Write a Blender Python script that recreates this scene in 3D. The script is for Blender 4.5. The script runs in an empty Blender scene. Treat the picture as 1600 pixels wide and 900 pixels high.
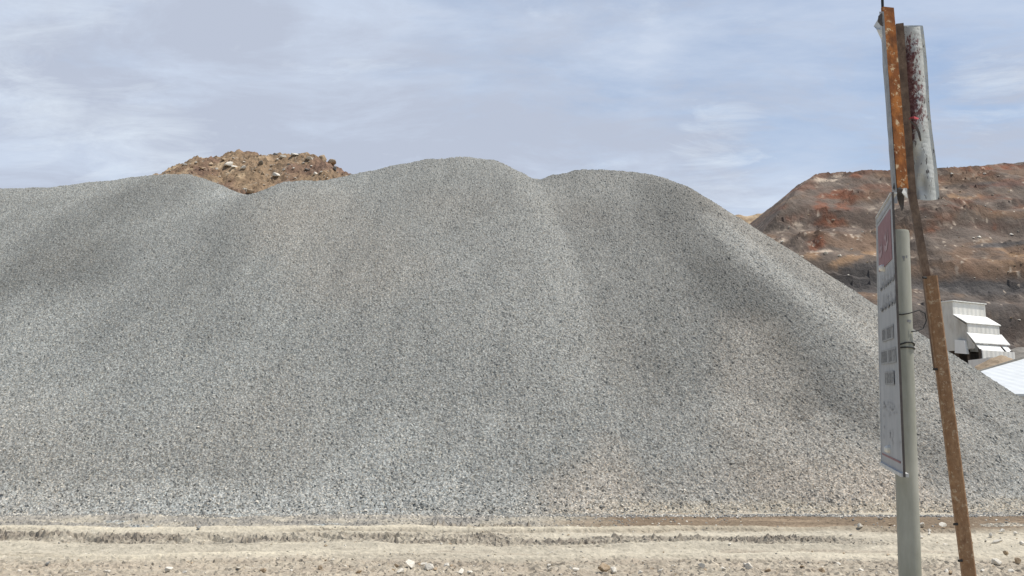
import bpy, bmesh, math, random
import numpy as np
from mathutils import Vector, Matrix, noise as mnoise

R = math.radians
random.seed(7)
rng = np.random.default_rng(11)
S = bpy.context.scene
COL = S.collection

# ---------------------------------------------------------------- camera model
F = 1386.0                     # focal length in pixels of a 1600 px wide picture
EYE = 2.0                      # eye height
TH = math.atan(200.0 / F)      # pitch up
CT, ST = math.cos(TH), math.sin(TH)


def ray(px, py):
    a = (px - 800.0) / F
    b = (450.0 - py) / F
    return np.array([a, CT - b * ST, ST + b * CT])


def at(px, py, Y):
    """point seen at pixel px,py at distance Y"""
    d = ray(px, py)
    t = Y / d[1]
    return Vector((d[0] * t, Y, EYE + d[2] * t))


def ground_at(px, py):
    d = ray(px, py)
    t = -EYE / d[2]
    return d[0] * t, d[1] * t


def proj(X, Y, Z):
    z = np.asarray(Z) - EYE
    dep = Y * CT + z * ST
    return 800 + F * X / dep, 450 - F * (z * CT - Y * ST) / dep


# ---------------------------------------------------------------- noise (numpy)
_P = rng.permutation(4096)
_G = rng.uniform(0, 2 * np.pi, 4096)
_GX, _GY = np.cos(_G), np.sin(_G)


def n2(x, y, seed=0):
    x = np.asarray(x, float) + seed * 17.31
    y = np.asarray(y, float) - seed * 9.77
    xi, yi = np.floor(x).astype(np.int64), np.floor(y).astype(np.int64)
    fx, fy = x - xi, y - yi
    u = fx * fx * fx * (fx * (fx * 6 - 15) + 10)
    v = fy * fy * fy * (fy * (fy * 6 - 15) + 10)

    def g(i, j, dx, dy):
        h = _P[(_P[i & 4095] + j) & 4095]
        return _GX[h] * dx + _GY[h] * dy
    a = g(xi, yi, fx, fy)
    b = g(xi + 1, yi, fx - 1, fy)
    c = g(xi, yi + 1, fx, fy - 1)
    d = g(xi + 1, yi + 1, fx - 1, fy - 1)
    return 1.4 * ((a + (b - a) * u) + ((c + (d - c) * u) - (a + (b - a) * u)) * v)


def fbm(x, y, octs=4, seed=0, gain=.5):
    s, a, f = 0, 1, 1
    for k in range(octs):
        s = s + a * n2(np.asarray(x) * f, np.asarray(y) * f, seed + k * 3)
        a *= gain
        f *= 2.03
    return s


def sm(a, b, x):
    t = np.clip((x - a) / (b - a), 0, 1)
    return t * t * (3 - 2 * t)


def axis(segs):
    """segs = [(from, to, step_from, step_to), ...] -> coordinates"""
    out = [segs[0][0]]
    for a, b, s0, s1 in segs:
        x = a
        while True:
            k = (x - a) / (b - a)
            x += s0 + (s1 - s0) * k
            if x >= b - .3 * s1:
                break
            out.append(x)
        out.append(b)
    return np.array(out)


# ---------------------------------------------------------------- objects
def tag(o, label=None, cat=None, group=None, kind=None):
    if label: o['label'] = label
    if cat: o['category'] = cat
    if group: o['group'] = group
    if kind: o['kind'] = kind
    return o


def link(name, me, mat=None, parent=None):
    o = bpy.data.objects.new(name, me)
    COL.objects.link(o)
    if mat is not None:
        me.materials.append(mat)
    if parent is not None:
        o.parent = parent
    return o


def empty(name, loc):
    o = bpy.data.objects.new(name, None)
    COL.objects.link(o)
    o.location = loc
    o.empty_display_size = .2
    bpy.context.view_layer.update()
    return o


def part(name, bm, mat, root, label=None, smooth=False):
    """bm is in world coordinates; made local to the root Empty (translation only)"""
    me = bpy.data.meshes.new(name)
    bmesh.ops.recalc_face_normals(bm, faces=bm.faces)
    off = Vector((0, 0, 0))
    r = root
    while r is not None:
        off += r.location
        r = r.parent
    bmesh.ops.translate(bm, verts=bm.verts, vec=-off)
    if smooth:
        for f in bm.faces: f.smooth = True
    bm.to_mesh(me)
    bm.free()
    o = link(name, me, mat, root)
    if label: o['label'] = label
    return o


def grid_mesh(name, V, nx, ny, keep=None, cols=None, tris=True):
    """V (ny,nx,3)"""
    V = V.reshape(-1, 3)
    idx = np.arange(nx * ny).reshape(ny, nx)
    a, b, c, d = idx[:-1, :-1].ravel(), idx[:-1, 1:].ravel(), idx[1:, 1:].ravel(), idx[1:, :-1].ravel()
    if keep is not None:
        k = keep.reshape(-1)
        m = k[a] | k[b] | k[c] | k[d]
        a, b, c, d = a[m], b[m], c[m], d[m]
    flip = rng.random(len(a)) < .5
    t1 = np.where(flip[:, None], np.stack([a, b, c], 1), np.stack([a, b, d], 1))
    t2 = np.where(flip[:, None], np.stack([a, c, d], 1), np.stack([b, c, d], 1))
    T = np.concatenate([t1, t2])
    used = np.zeros(len(V), bool)
    used[T.ravel()] = True
    re = np.cumsum(used) - 1
    V = V[used]
    T = re[T]
    me = bpy.data.meshes.new(name)
    me.vertices.add(len(V))
    me.vertices.foreach_set('co', V.astype(np.float32).ravel())
    n = len(T)
    me.loops.add(n * 3)
    me.loops.foreach_set('vertex_index', T.astype(np.int32).ravel())
    me.polygons.add(n)
    me.polygons.foreach_set('loop_start', np.arange(0, n * 3, 3, dtype=np.int32))
    me.update(calc_edges=True)
    me.polygons.foreach_set('use_smooth', np.zeros(n, bool))
    if cols is not None:
        cc = cols.reshape(-1, 3)[used]
        at_ = me.attributes.new('tint', 'FLOAT_COLOR', 'POINT')
        at_.data.foreach_set('color', np.concatenate([cc, np.ones((len(cc), 1))], 1).astype(np.float32).ravel())
    me.validate()
    return me


# ---------------------------------------------------------------- materials
class N:
    def __init__(s, name):
        s.m = bpy.data.materials.new(name)
        s.m.use_nodes = True
        s.t = s.m.node_tree
        s.b = s.t.nodes['Principled BSDF']
        s.b.inputs['Roughness'].default_value = .9
        s.b.inputs['Specular IOR Level'].default_value = .25

    def n(s, typ, **kw):
        o = s.t.nodes.new(typ)
        for k, v in kw.items():
            if k.startswith('i_'):
                key = k[2:].replace('_', ' ')
                o.inputs[key].default_value = v
            else:
                setattr(o, k, v)
        return o

    def l(s, a, b):
        s.t.links.new(a, b)

    def coord(s):
        return s.n('ShaderNodeTexCoord').outputs['Object']

    def noise(s, scale, detail=3, rough=.55, co=None, stretch=None):
        t = s.n('ShaderNodeTexNoise', i_Scale=scale, i_Detail=detail, i_Roughness=rough)
        c = co or s.coord()
        if stretch:
            mp = s.n('ShaderNodeMapping')
            mp.inputs['Scale'].default_value = stretch
            s.l(c, mp.inputs[0])
            c = mp.outputs[0]
        s.l(c, t.inputs['Vector'])
        return t.outputs['Fac']

    def ramp(s, fac, stops):
        r = s.n('ShaderNodeValToRGB')
        e = r.color_ramp.elements
        while len(e) < len(stops): e.new(.5)
        for q, (p, c) in zip(e, stops):
            q.position = p
            q.color = (c, c, c, 1) if isinstance(c, (int, float)) else (*c, 1)
        s.l(fac, r.inputs[0])
        return r.outputs[0]

    def mix(s, fac, a, b, mode='MIX'):
        m = s.n('ShaderNodeMix', data_type='RGBA', blend_type=mode)
        for sock, v in ((m.inputs[0], fac), (m.inputs[6], a), (m.inputs[7], b)):
            if hasattr(v, 'is_linked'):
                s.l(v, sock)
            elif isinstance(v, (int, float)):
                sock.default_value = v
            else:
                sock.default_value = (*v, 1)
        return m.outputs[2]

    def bump(s, h, dist, strength=1.0):
        b = s.n('ShaderNodeBump', i_Distance=dist, i_Strength=strength)
        s.l(h, b.inputs['Height'])
        s.l(b.outputs[0], s.b.inputs['Normal'])

    def base(s, c):
        if hasattr(c, 'is_linked'):
            s.l(c, s.b.inputs['Base Color'])
        else:
            s.b.inputs['Base Color'].default_value = (*c, 1)
        return s


def mat_gravel():
    k = N('gravel')
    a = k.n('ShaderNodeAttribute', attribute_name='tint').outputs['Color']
    v = k.n('ShaderNodeTexVoronoi', i_Scale=40.0)
    k.l(k.coord(), v.inputs['Vector'])
    sp = k.n('ShaderNodeSeparateColor')
    k.l(v.outputs['Color'], sp.inputs[0])
    lum = k.ramp(sp.outputs[0], [(0, .45), (.4, .82), (.78, 1.12), (1, 1.75)])
    hue = k.ramp(sp.outputs[1], [(0, (.95, 1, 1.01)), (.5, (1, 1, 1)), (.85, (1.04, 1, .94)), (1, (1.12, 1, .86))])
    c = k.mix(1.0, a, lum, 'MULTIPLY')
    c = k.mix(1.0, c, hue, 'MULTIPLY')
    k.base(c)
    return k.m


def mat_tint(name, scale, amp=.35, bump=.03, bscale=None, spots=None):
    """vertex tint broken up by noise"""
    k = N(name)
    a = k.n('ShaderNodeAttribute', attribute_name='tint').outputs['Color']
    n = k.noise(scale, 6, .65)
    c = k.mix(1.0, a, k.ramp(n, [(.3, 1 - amp), (.7, 1 + amp)]), 'MULTIPLY')
    k.base(c)
    if bump:
        k.bump(k.noise(bscale or scale * 2, 6, .7), bump)
    return k.m


def mat_plain(name, col, col2=None, scale=8, bump=0, rough=.85, metal=0, stretch=None, spec=.3):
    k = N(name)
    if col2:
        n = k.noise(scale, 5, .6, stretch=stretch)
        k.base(k.mix(k.ramp(n, [(.35, 0.0), (.68, 1.0)]), col, col2))
        if bump: k.bump(n, bump)
    else:
        k.base(col)
    k.b.inputs['Roughness'].default_value = rough
    k.b.inputs['Metallic'].default_value = metal
    k.b.inputs['Specular IOR Level'].default_value = spec
    return k.m


def mat_rust(name, a, b, c, flake=None, scale=40, fl=(.62, .68)):
    k = N(name)
    n = k.noise(scale, 6, .7, stretch=(1, 1, .6))
    n2_ = k.noise(scale * .35, 4, .6)
    col = k.mix(k.ramp(n, [(.32, 0.0), (.62, 1.0)]), a, b)
    col = k.mix(k.ramp(n2_, [(.4, 0.0), (.7, 1.0)]), col, c)
    if flake:
        n3 = k.noise(scale * .8, 5, .75)
        col = k.mix(k.ramp(n3, [(fl[0], 0.0), (fl[1], 1.0)]), col, flake)
    k.base(col)
    k.bump(n, .003)
    return k.m


def mat_peeling():
    """grey-white sheet with remains of dark red paint, denser towards one edge and the top"""
    k = N('peeling_paint')
    co = k.coord()
    sp = k.n('ShaderNodeAttribute', attribute_name='tint')
    s2 = k.n('ShaderNodeSeparateColor')
    k.l(sp.outputs['Color'], s2.inputs[0])
    n = k.noise(55, 7, .8, stretch=(1, 1, .6))
    m = k.n('ShaderNodeMath', operation='ADD')
    k.l(n, m.inputs[0])
    k.l(s2.outputs[0], m.inputs[1])
    f = k.ramp(m.outputs[0], [(.58, 0.0), (.64, 1.0)])
    white = k.mix(k.noise(14, 5, .6), (.40, .41, .39), (.58, .59, .565))
    red = k.mix(k.ramp(k.noise(60, 4, .6), [(.4, 0.0), (.65, 1.0)]), (.11, .042, .042), (.23, .13, .125))
    col = k.mix(f, white, red)
    d = k.noise(45, 5, .7, stretch=(1, 1, .35))
    col = k.mix(k.ramp(d, [(.60, 0.0), (.66, 1.0)]), col, (.07, .06, .06))
    k.base(col)
    k.bump(k.noise(9, 3, .5), .01)
    k.b.inputs['Roughness'].default_value = .85
    return k.m


def mat_corrugated(name, col, col2, pitch=9.0, axis_='X', dirt=.5, rib_stripes=False):
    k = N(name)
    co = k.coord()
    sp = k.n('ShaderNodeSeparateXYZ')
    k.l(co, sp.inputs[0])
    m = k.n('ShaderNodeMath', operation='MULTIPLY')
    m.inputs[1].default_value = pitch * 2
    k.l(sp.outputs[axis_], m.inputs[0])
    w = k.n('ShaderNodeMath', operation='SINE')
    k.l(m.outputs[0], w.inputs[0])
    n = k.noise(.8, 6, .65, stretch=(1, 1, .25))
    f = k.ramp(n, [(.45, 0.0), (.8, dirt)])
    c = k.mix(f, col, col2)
    if rib_stripes:
        c = k.mix(k.ramp(w.outputs[0], [(.6, 0.0), (.95, .06)]), c, tuple(.6 * q for q in col2))  # corrugation lines repeated as darker stripes in the colour
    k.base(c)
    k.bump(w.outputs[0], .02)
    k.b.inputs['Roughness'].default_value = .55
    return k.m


M = {}
M['gravel'] = mat_gravel()
M['ground'] = mat_tint('dirt', 9, .22, .012, 40)
M['mound'] = mat_tint('brown_spoil', 1.2, .35, .08, 3)
M['hill'] = mat_tint('red_rock', .4, .28, .25, 1.0)
M['stone'] = mat_plain('pale_stone', (.55, .50, .41), (.72, .67, .58), 9, .01)
M['stone2'] = mat_plain('grey_stone', (.17, .165, .15), (.33, .32, .29), 9, .01)
M['stone3'] = mat_plain('tan_stone', (.30, .21, .12), (.48, .38, .27), 7, .01)
M['orange_rust'] = mat_rust('orange_rust', (.085, .036, .017), (.44, .165, .045), (.20, .068, .024), (.60, .45, .28), 26, (.56, .64))
M['brown_rust'] = mat_rust('brown_rust', (.18, .10, .058), (.34, .21, .12), (.25, .14, .075), (.50, .39, .27), 46, (.55, .66))
M['dark_rust'] = mat_rust('dark_rust', (.14, .095, .07), (.25, .18, .13), (.10, .07, .055), None, 40)
M['peel'] = mat_peeling()
M['dull_metal'] = mat_plain('dull_metal', (.22, .22, .22), (.34, .34, .33), 20, .002, .5, .3)
M['black'] = mat_plain('black_steel', (.018, .018, .018), (.035, .033, .03), 30, .001, .6)
M['pale_sheet'] = mat_plain('pale_sheet', (.50, .49, .46), (.66, .65, .61), 18, .002, .5)
M['post'] = mat_plain('grey_painted_post', (.25, .247, .20), (.37, .362, .31), 11, .001, .6, stretch=(1, 1, .3))
M['board'] = mat_plain('weathered_board', (.30, .31, .325), (.40, .405, .415), 9, .001, .45, stretch=(1, 1, .4))
M['board_edge'] = mat_plain('board_edge', (.07, .06, .055), (.12, .10, .09), 20, .001, .6)
M['board_rim'] = mat_plain('board_rim', (.45, .45, .44), (.6, .6, .58), 20, .001, .45)
M['red'] = mat_plain('faded_red', (.21, .09, .10), (.27, .14, .15), 14, 0, .5)
M['fadedwhite'] = mat_plain('faded_white', (.33, .21, .22), (.42, .32, .33), 30, 0, .5)
M['faded_ink'] = mat_plain('faded_ink', (.22, .225, .23), (.33, .335, .34), 30, 0, .5)
M['ink'] = mat_plain('dark_ink', (.13, .13, .135), (.25, .25, .25), 60, 0, .5)
M['white'] = mat_plain('white_bolt', (.7, .68, .62), None, rough=.4)
M['roofwhite'] = mat_corrugated('white_roof_sheet', (.80, .79, .74), (.6, .58, .52), 4.5, 'X', .5)
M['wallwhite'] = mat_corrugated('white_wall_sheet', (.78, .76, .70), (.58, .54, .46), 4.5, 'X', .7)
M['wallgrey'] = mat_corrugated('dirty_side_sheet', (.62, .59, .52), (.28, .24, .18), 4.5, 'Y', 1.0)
M['shed'] = mat_corrugated('pale_blue_sheet', (.55, .57, .57), (.42, .44, .44), 3.0, 'X', .8, rib_stripes=True)
M['darksteel'] = mat_plain('dark_brown_steel', (.05, .04, .035), (.10, .075, .055), 2, 0, .8)
M['sand'] = mat_plain('tan_sand', (.27, .20, .13), (.36, .28, .19), 3, .05)
M['greysand'] = mat_plain('grey_sand', (.16, .15, .13), (.22, .20, .17), 3, .05)


# ---------------------------------------------------------------- gravel heaps
TAN = .66
TIP = .7


def crest(pts, Yt, step=12, tan=TAN, tip=TIP):
    P = []
    for (x0, y0), (x1, y1) in zip(pts[:-1], pts[1:]):
        n = max(1, int(abs(x1 - x0) / step))
        for i in range(n):
            P.append((x0 + (x1 - x0) * i / n, y0 + (y1 - y0) * i / n))
    P.append(pts[-1])
    out = []
    for px, py in P:
        d = ray(px, py)
        d = d / d[1]
        yt = (Yt(px) if callable(Yt) else Yt) + tip
        Y = (EYE + tan * yt) / (tan - d[2])
        out.append((d[0] * Y, Y, EYE + d[2] * Y))
    return np.array(out)


def cones(C, X, Y, tan=TAN, tip=TIP, ex=1.0):
    h = np.full(np.shape(X), -50.0)
    for cx, cy, cz in C:
        h = np.maximum(h, cz - tan * (np.sqrt((ex * (X - cx)) ** 2 + (Y - cy) ** 2 + tip * tip) - tip))
    return h


CR = [
    crest([(-420, 330), (-200, 300), (0, 293), (90, 290), (190, 280), (250, 273), (290, 272), (325, 282), (360, 298), (390, 318)], 18.75),
    crest([(392, 318), (420, 299), (455, 285), (490, 282), (520, 280), (560, 269), (620, 258), (680, 248), (735, 243), (760, 247),
           (785, 260), (812, 277)], 18.6),
    crest([(838, 285), (870, 272), (900, 265), (940, 263), (985, 266), (1025, 275), (1048, 285)], 18.95),
    crest([(818, 277), (832, 277)], 21.5),
]


def heap_all(X, Y):
    # flutes: grains run straight downhill, so the noise is stretched along Y
    wob = .13 * n2(X / 6.0, Y / 9.0, 3) + .05 * n2(X / 2.2, Y / 7.0, 5) + .05 * n2(X / .8, Y / 3.0, 8)
    own = [cones(C, X, Y, ex=e) for C, e in zip(CR, (1.0, 1.12, 1.26, 1.2))]
    own[3] = np.where(Y > 30, own[3], -9)
    st = np.stack(own)
    mx = st.max(0)
    kk = .09
    H = mx + kk * np.log(np.exp((st - mx) / kk).sum(0)) - .02
    H = H + wob * sm(0, 2.5, H)
    # the toe runs out in a thin skirt
    k2 = .10
    H = k2 * np.logaddexp(0, H / k2) - .05 - (.07 * n2(X / .8, Y / .5, 11) + .10 * n2(X / 2.6, Y / 2, 12)) * np.exp(-np.clip(H, 0, 9) * 2)
    return H, mx, own


def heap_h(X, Y):
    return heap_all(np.asarray(X, float), np.asarray(Y, float))[0]


def march(hf, px, py, y0, y1, step=.1):
    d = ray(px, py)
    d = d / d[1]
    Y = np.arange(y0, y1, step)
    X = d[0] * Y
    Z = EYE + d[2] * Y
    h = hf(X, Y)
    k = np.nonzero(h > Z)[0]
    if len(k) == 0: return None
    i = k[0]
    return float(X[i]), float(Y[i]), float(Z[i])


def tone_streak(X, Y, pts, w0, w1):
    """soft streak along a world polyline found on the slope; returns 0..1"""
    P = [march(heap_h, a, b, 15, 60) for a, b in pts]
    P = [p for p in P if p]
    m = np.zeros(np.shape(X))
    n = len(P) - 1
    for i in range(n):
        (ax, ay, _), (bx, by, _) = P[i], P[i + 1]
        dx, dy = bx - ax, by - ay
        L = dx * dx + dy * dy + 1e-9
        t = np.clip(((X - ax) * dx + (Y - ay) * dy) / L, 0, 1)
        d = np.sqrt((X - ax - t * dx) ** 2 + (Y - ay - t * dy) ** 2)
        d = np.abs(d + .22 * n2(X / .7, Y / 1.4, 27) + .25 * n2(X / 2.2, Y / 4, 28))
        w = w0 + (w1 - w0) * (i + t) / max(n, 1)
        m = np.maximum(m, np.exp(-(d / w) ** 4))
    return m


def heap_tint(X, Y, H):
    base = np.array([.230, .230, .214])
    c = np.ones(np.shape(X) + (1,)) * base
    t = 1 + .08 * n2(X / 4.0, Y / 8.0, 21) + .06 * n2(X / 1.6, Y / 5.0, 23) + .06 * n2(X / .5, Y / 2.0, 29)
    br = .10 * n2(X / .7, Y / 3.5, 31)
    dark = 0  # coarse gravel bands and ridge shade, both darkened in the tint
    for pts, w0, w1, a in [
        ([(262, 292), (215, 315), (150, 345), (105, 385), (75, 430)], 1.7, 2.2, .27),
        ([(378, 312), (345, 360), (325, 420), (315, 500)], .9, 1.6, .12),  # crease between left and middle heap, its shade put into the tint
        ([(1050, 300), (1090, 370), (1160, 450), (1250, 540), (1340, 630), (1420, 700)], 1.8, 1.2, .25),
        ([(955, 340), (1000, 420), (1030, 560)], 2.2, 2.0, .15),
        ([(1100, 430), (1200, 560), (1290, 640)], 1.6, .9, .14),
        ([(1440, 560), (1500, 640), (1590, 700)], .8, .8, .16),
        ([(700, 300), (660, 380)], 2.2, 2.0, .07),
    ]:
        dark = dark + a * tone_streak(X, Y, pts, w0, w1)
    # fold between middle and right-hand heap: shaded right side, lighter left, painted in tint
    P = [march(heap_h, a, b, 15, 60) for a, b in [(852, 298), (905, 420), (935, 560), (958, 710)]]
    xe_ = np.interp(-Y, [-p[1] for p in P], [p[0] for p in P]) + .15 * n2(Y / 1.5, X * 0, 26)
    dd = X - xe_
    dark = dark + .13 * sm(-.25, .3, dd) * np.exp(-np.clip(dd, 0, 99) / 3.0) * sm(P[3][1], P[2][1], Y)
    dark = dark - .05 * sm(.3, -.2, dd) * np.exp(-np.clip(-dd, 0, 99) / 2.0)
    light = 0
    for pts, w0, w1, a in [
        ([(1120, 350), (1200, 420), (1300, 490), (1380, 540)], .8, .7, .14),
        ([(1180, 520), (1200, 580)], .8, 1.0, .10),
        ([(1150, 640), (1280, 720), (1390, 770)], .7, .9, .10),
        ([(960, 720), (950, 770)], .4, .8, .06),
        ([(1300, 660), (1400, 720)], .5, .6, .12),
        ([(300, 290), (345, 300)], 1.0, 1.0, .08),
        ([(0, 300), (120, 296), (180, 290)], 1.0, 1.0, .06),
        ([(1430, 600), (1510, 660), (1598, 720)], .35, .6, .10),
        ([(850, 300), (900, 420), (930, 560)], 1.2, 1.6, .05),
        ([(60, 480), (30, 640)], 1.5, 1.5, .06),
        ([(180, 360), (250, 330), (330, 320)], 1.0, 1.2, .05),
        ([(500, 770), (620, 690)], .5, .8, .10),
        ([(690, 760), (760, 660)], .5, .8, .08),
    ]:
        light = light + 1.9 * a * tone_streak(X, Y, pts, w0, w1)
    warm = .06 * tone_streak(X, Y, [(960, 710), (930, 790)], .5, 1.2) + .06 * tone_streak(X, Y, [(900, 790), (1150, 770), (1400, 780)], 1.0, 1.0) + .07 * tone_streak(X, Y, [(1180, 520), (1220, 700), (1330, 790)], 1.2, 2.2) \
        + .05 * tone_streak(X, Y, [(470, 330), (560, 420)], 2.5, 2.5) + .05 * sm(.0, .5, n2(X / 6, Y / 9, 41))
    t = t + .10 * (br > .06) * sm(0, 3, H)
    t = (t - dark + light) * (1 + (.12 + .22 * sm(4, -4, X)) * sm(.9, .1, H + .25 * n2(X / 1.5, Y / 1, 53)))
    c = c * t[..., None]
    # left half leans blue-grey, right half to warm grey
    side = sm(-12, 10, X)
    c = c * (1 + (side[..., None] - .5) * np.array([.03, 0, -.02])) * (1 + warm[..., None] * np.array([1.0, .25, -.35]))
    # dusty toe mixes with the road
    dust = sm(.30, .02, H + .12 * n2(X / 1.2, Y / .8, 51)) * sm(-3, 5, X + 2 * n2(X / 3, Y, 52)) * .6
    c = c * (1 - dust[..., None]) + np.array([.40, .35, .27]) * dust[..., None]
    return np.clip(c, .02, 1)


def make_heap(i, name, label, xs, ys):
    X, Y = np.meshgrid(xs, ys)
    gx = np.gradient(xs)[None, :]
    gy = np.gradient(ys)[:, None]
    X = X + rng.uniform(-.42, .42, X.shape) * gx
    Y = Y + rng.uniform(-.42, .42, Y.shape) * gy
    H, mx, own = heap_all(X, Y)
    diff = mx - own[i]
    Z = H - diff * 1.2
    grain = rng.normal(0, 1, X.shape)
    grain2 = n2(X / .19, Y / .19, 61)
    Z = Z + (grain * .015 + grain2 * .012) * sm(-.2, .1, Z)
    keep = (diff < 1.0) & (Z > -.06)
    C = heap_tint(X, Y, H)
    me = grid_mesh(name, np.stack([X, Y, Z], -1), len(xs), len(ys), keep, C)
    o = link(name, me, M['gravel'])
    tag(o, label, 'gravel heap', 'heaps of crushed grey gravel')
    print(name, len(me.vertices))
    return o


D = .039
make_heap(0, 'gravel_heap', 'broad low grey gravel heap at the left with a rounded crest beside the brown mound',
          axis([(-46, -25, .6, .3), (-25, -8, D, D), (-8, -3, D, .1)]), axis([(16.2, 24, D, D), (24, 40, D, .075), (40, 60, .2, .8)]))
make_heap(1, 'gravel_heap', 'tallest grey gravel heap with the highest rounded peak in the middle',
          axis([(-18, 9, D, D)]), axis([(16.2, 24, D, D), (24, 40, D, .075), (40, 62, .2, .8)]))
make_heap(2, 'gravel_heap', 'grey gravel heap behind the sign post whose long straight slope runs down to the right',
          axis([(-6, 22, D, D), (22, 40, .1, .6)]), axis([(16.2, 24, D, D), (24, 40, D, .08), (40, 62, .2, .8)]))
make_heap(3, 'gravel_heap', 'small dark grey gravel tip peeking out behind the saddle between the two taller heaps',
          axis([(-14, 18, .2, .2)]), axis([(34, 46, .12, .12), (46, 70, .3, .9)]))

# ---------------------------------------------------------------- brown spoil mound
MC = crest([(264, 268), (280, 257), (310, 250), (335, 245), (360, 239.5), (395, 238), (406, 244), (412, 245), (425, 241), (450, 239),
            (475, 240), (498, 244), (515, 254), (530, 264), (560, 271), (600, 285)], 45, tan=.75, tip=1.0)


def mound_h(X, Y):
    h = cones(MC, X, Y, .75, 1.0, 1.5)
    return h + .5 * fbm(X / 2.5, Y / 2.5, 4, 71) + .22 * np.abs(n2(X / .9, Y / .9, 75)) - .1


def mound():
    xs = axis([(-64, -44, .6, .6), (-44, -10, .16, .16), (-10, 8, .5, .5)])
    ys = axis([(44, 66, .9, .5), (66, 84, .16, .16), (84, 112, .6, 1)])
    X, Y = np.meshgrid(xs, ys)
    X = X + rng.uniform(-.3, .3, X.shape) * np.gradient(xs)[None, :]
    Z = mound_h(X, Y) + rng.normal(0, .06, X.shape)
    a = fbm(X / 5, Y / 5, 4, 81)
    b = fbm(X / 1.2, Y / 1.2, 3, 85)
    px, py = X, Z
    col = np.ones(X.shape + (3,)) * np.array([.24, .165, .10])
    red = sm(.0, .5, a + (X + 24) * .03)
    col = col * (1 - red[..., None]) + np.array([.18, .112, .076]) * red[..., None]
    tn = sm(.1, .6, b - .25 * red - (X + 27) * .05)
    col = col * (1 - tn[..., None] * .75) + np.array([.43, .32, .20]) * tn[..., None] * .75
    sp = (rng.random(X.shape) < .03)
    col = np.where(sp[..., None], np.array([.32, .26, .19]), col)
    me = grid_mesh('spoil_mound', np.stack([X, Y, Z], -1), len(xs), len(ys), Z > -.5, np.clip(col, .02, 1))
    tag(link('spoil_mound', me, M['mound']), 'brown earth mound strewn with pale boulders rising behind the gravel heaps', 'earth mound')


mound()


# ---------------------------------------------------------------- rocks
def rock_mesh(seed, flat=.65, n=16):
    r = random.Random(seed)
    bm = bmesh.new()
    for _ in range(n):
        v = Vector((r.gauss(0, 1), r.gauss(0, 1), r.gauss(0, 1))).normalized()
        v *= r.uniform(.8, 1.05)
        bm.verts.new((v.x * .5 * r.uniform(.9, 1.1), v.y * .5 * .8, v.z * .5 * flat))
    res = bmesh.ops.convex_hull(bm, input=bm.verts)
    bmesh.ops.delete(bm, geom=[g for g in res['geom_interior'] if isinstance(g, bmesh.types.BMVert)], context='VERTS')
    bmesh.ops.bevel(bm, geom=bm.edges[:], offset=.025, segments=1, affect='EDGES')
    bmesh.ops.recalc_face_normals(bm, faces=bm.faces)
    me = bpy.data.meshes.new('rock')
    bm.to_mesh(me)
    bm.free()
    return me


ROCKS = [rock_mesh(100 + i, random.uniform(.5, .85), random.choice((11, 14, 18))) for i in range(14)]


def rock_variants(mat):
    out = []
    for m in ROCKS:
        c = m.copy()
        c.materials.append(mat)
        out.append(c)
    return out


RV = {k: rock_variants(M[k]) for k in ('stone', 'stone2', 'stone3')}


def rock(name, loc, size, mat, label, cat, group=None, squash=1.0, tilt=.35, sink=.12):
    me = random.choice(RV[mat])
    o = bpy.data.objects.new(name, me)
    COL.objects.link(o)
    o.scale = (size * random.uniform(.85, 1.15), size * random.uniform(.8, 1.1), size * squash)
    o.rotation_euler = (random.uniform(-tilt, tilt), random.uniform(-tilt, tilt), random.uniform(0, 6.28))
    o.location = (loc[0], loc[1], loc[2] + size * squash * (.3 - sink))
    tag(o, label, cat, group)
    return o


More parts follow.
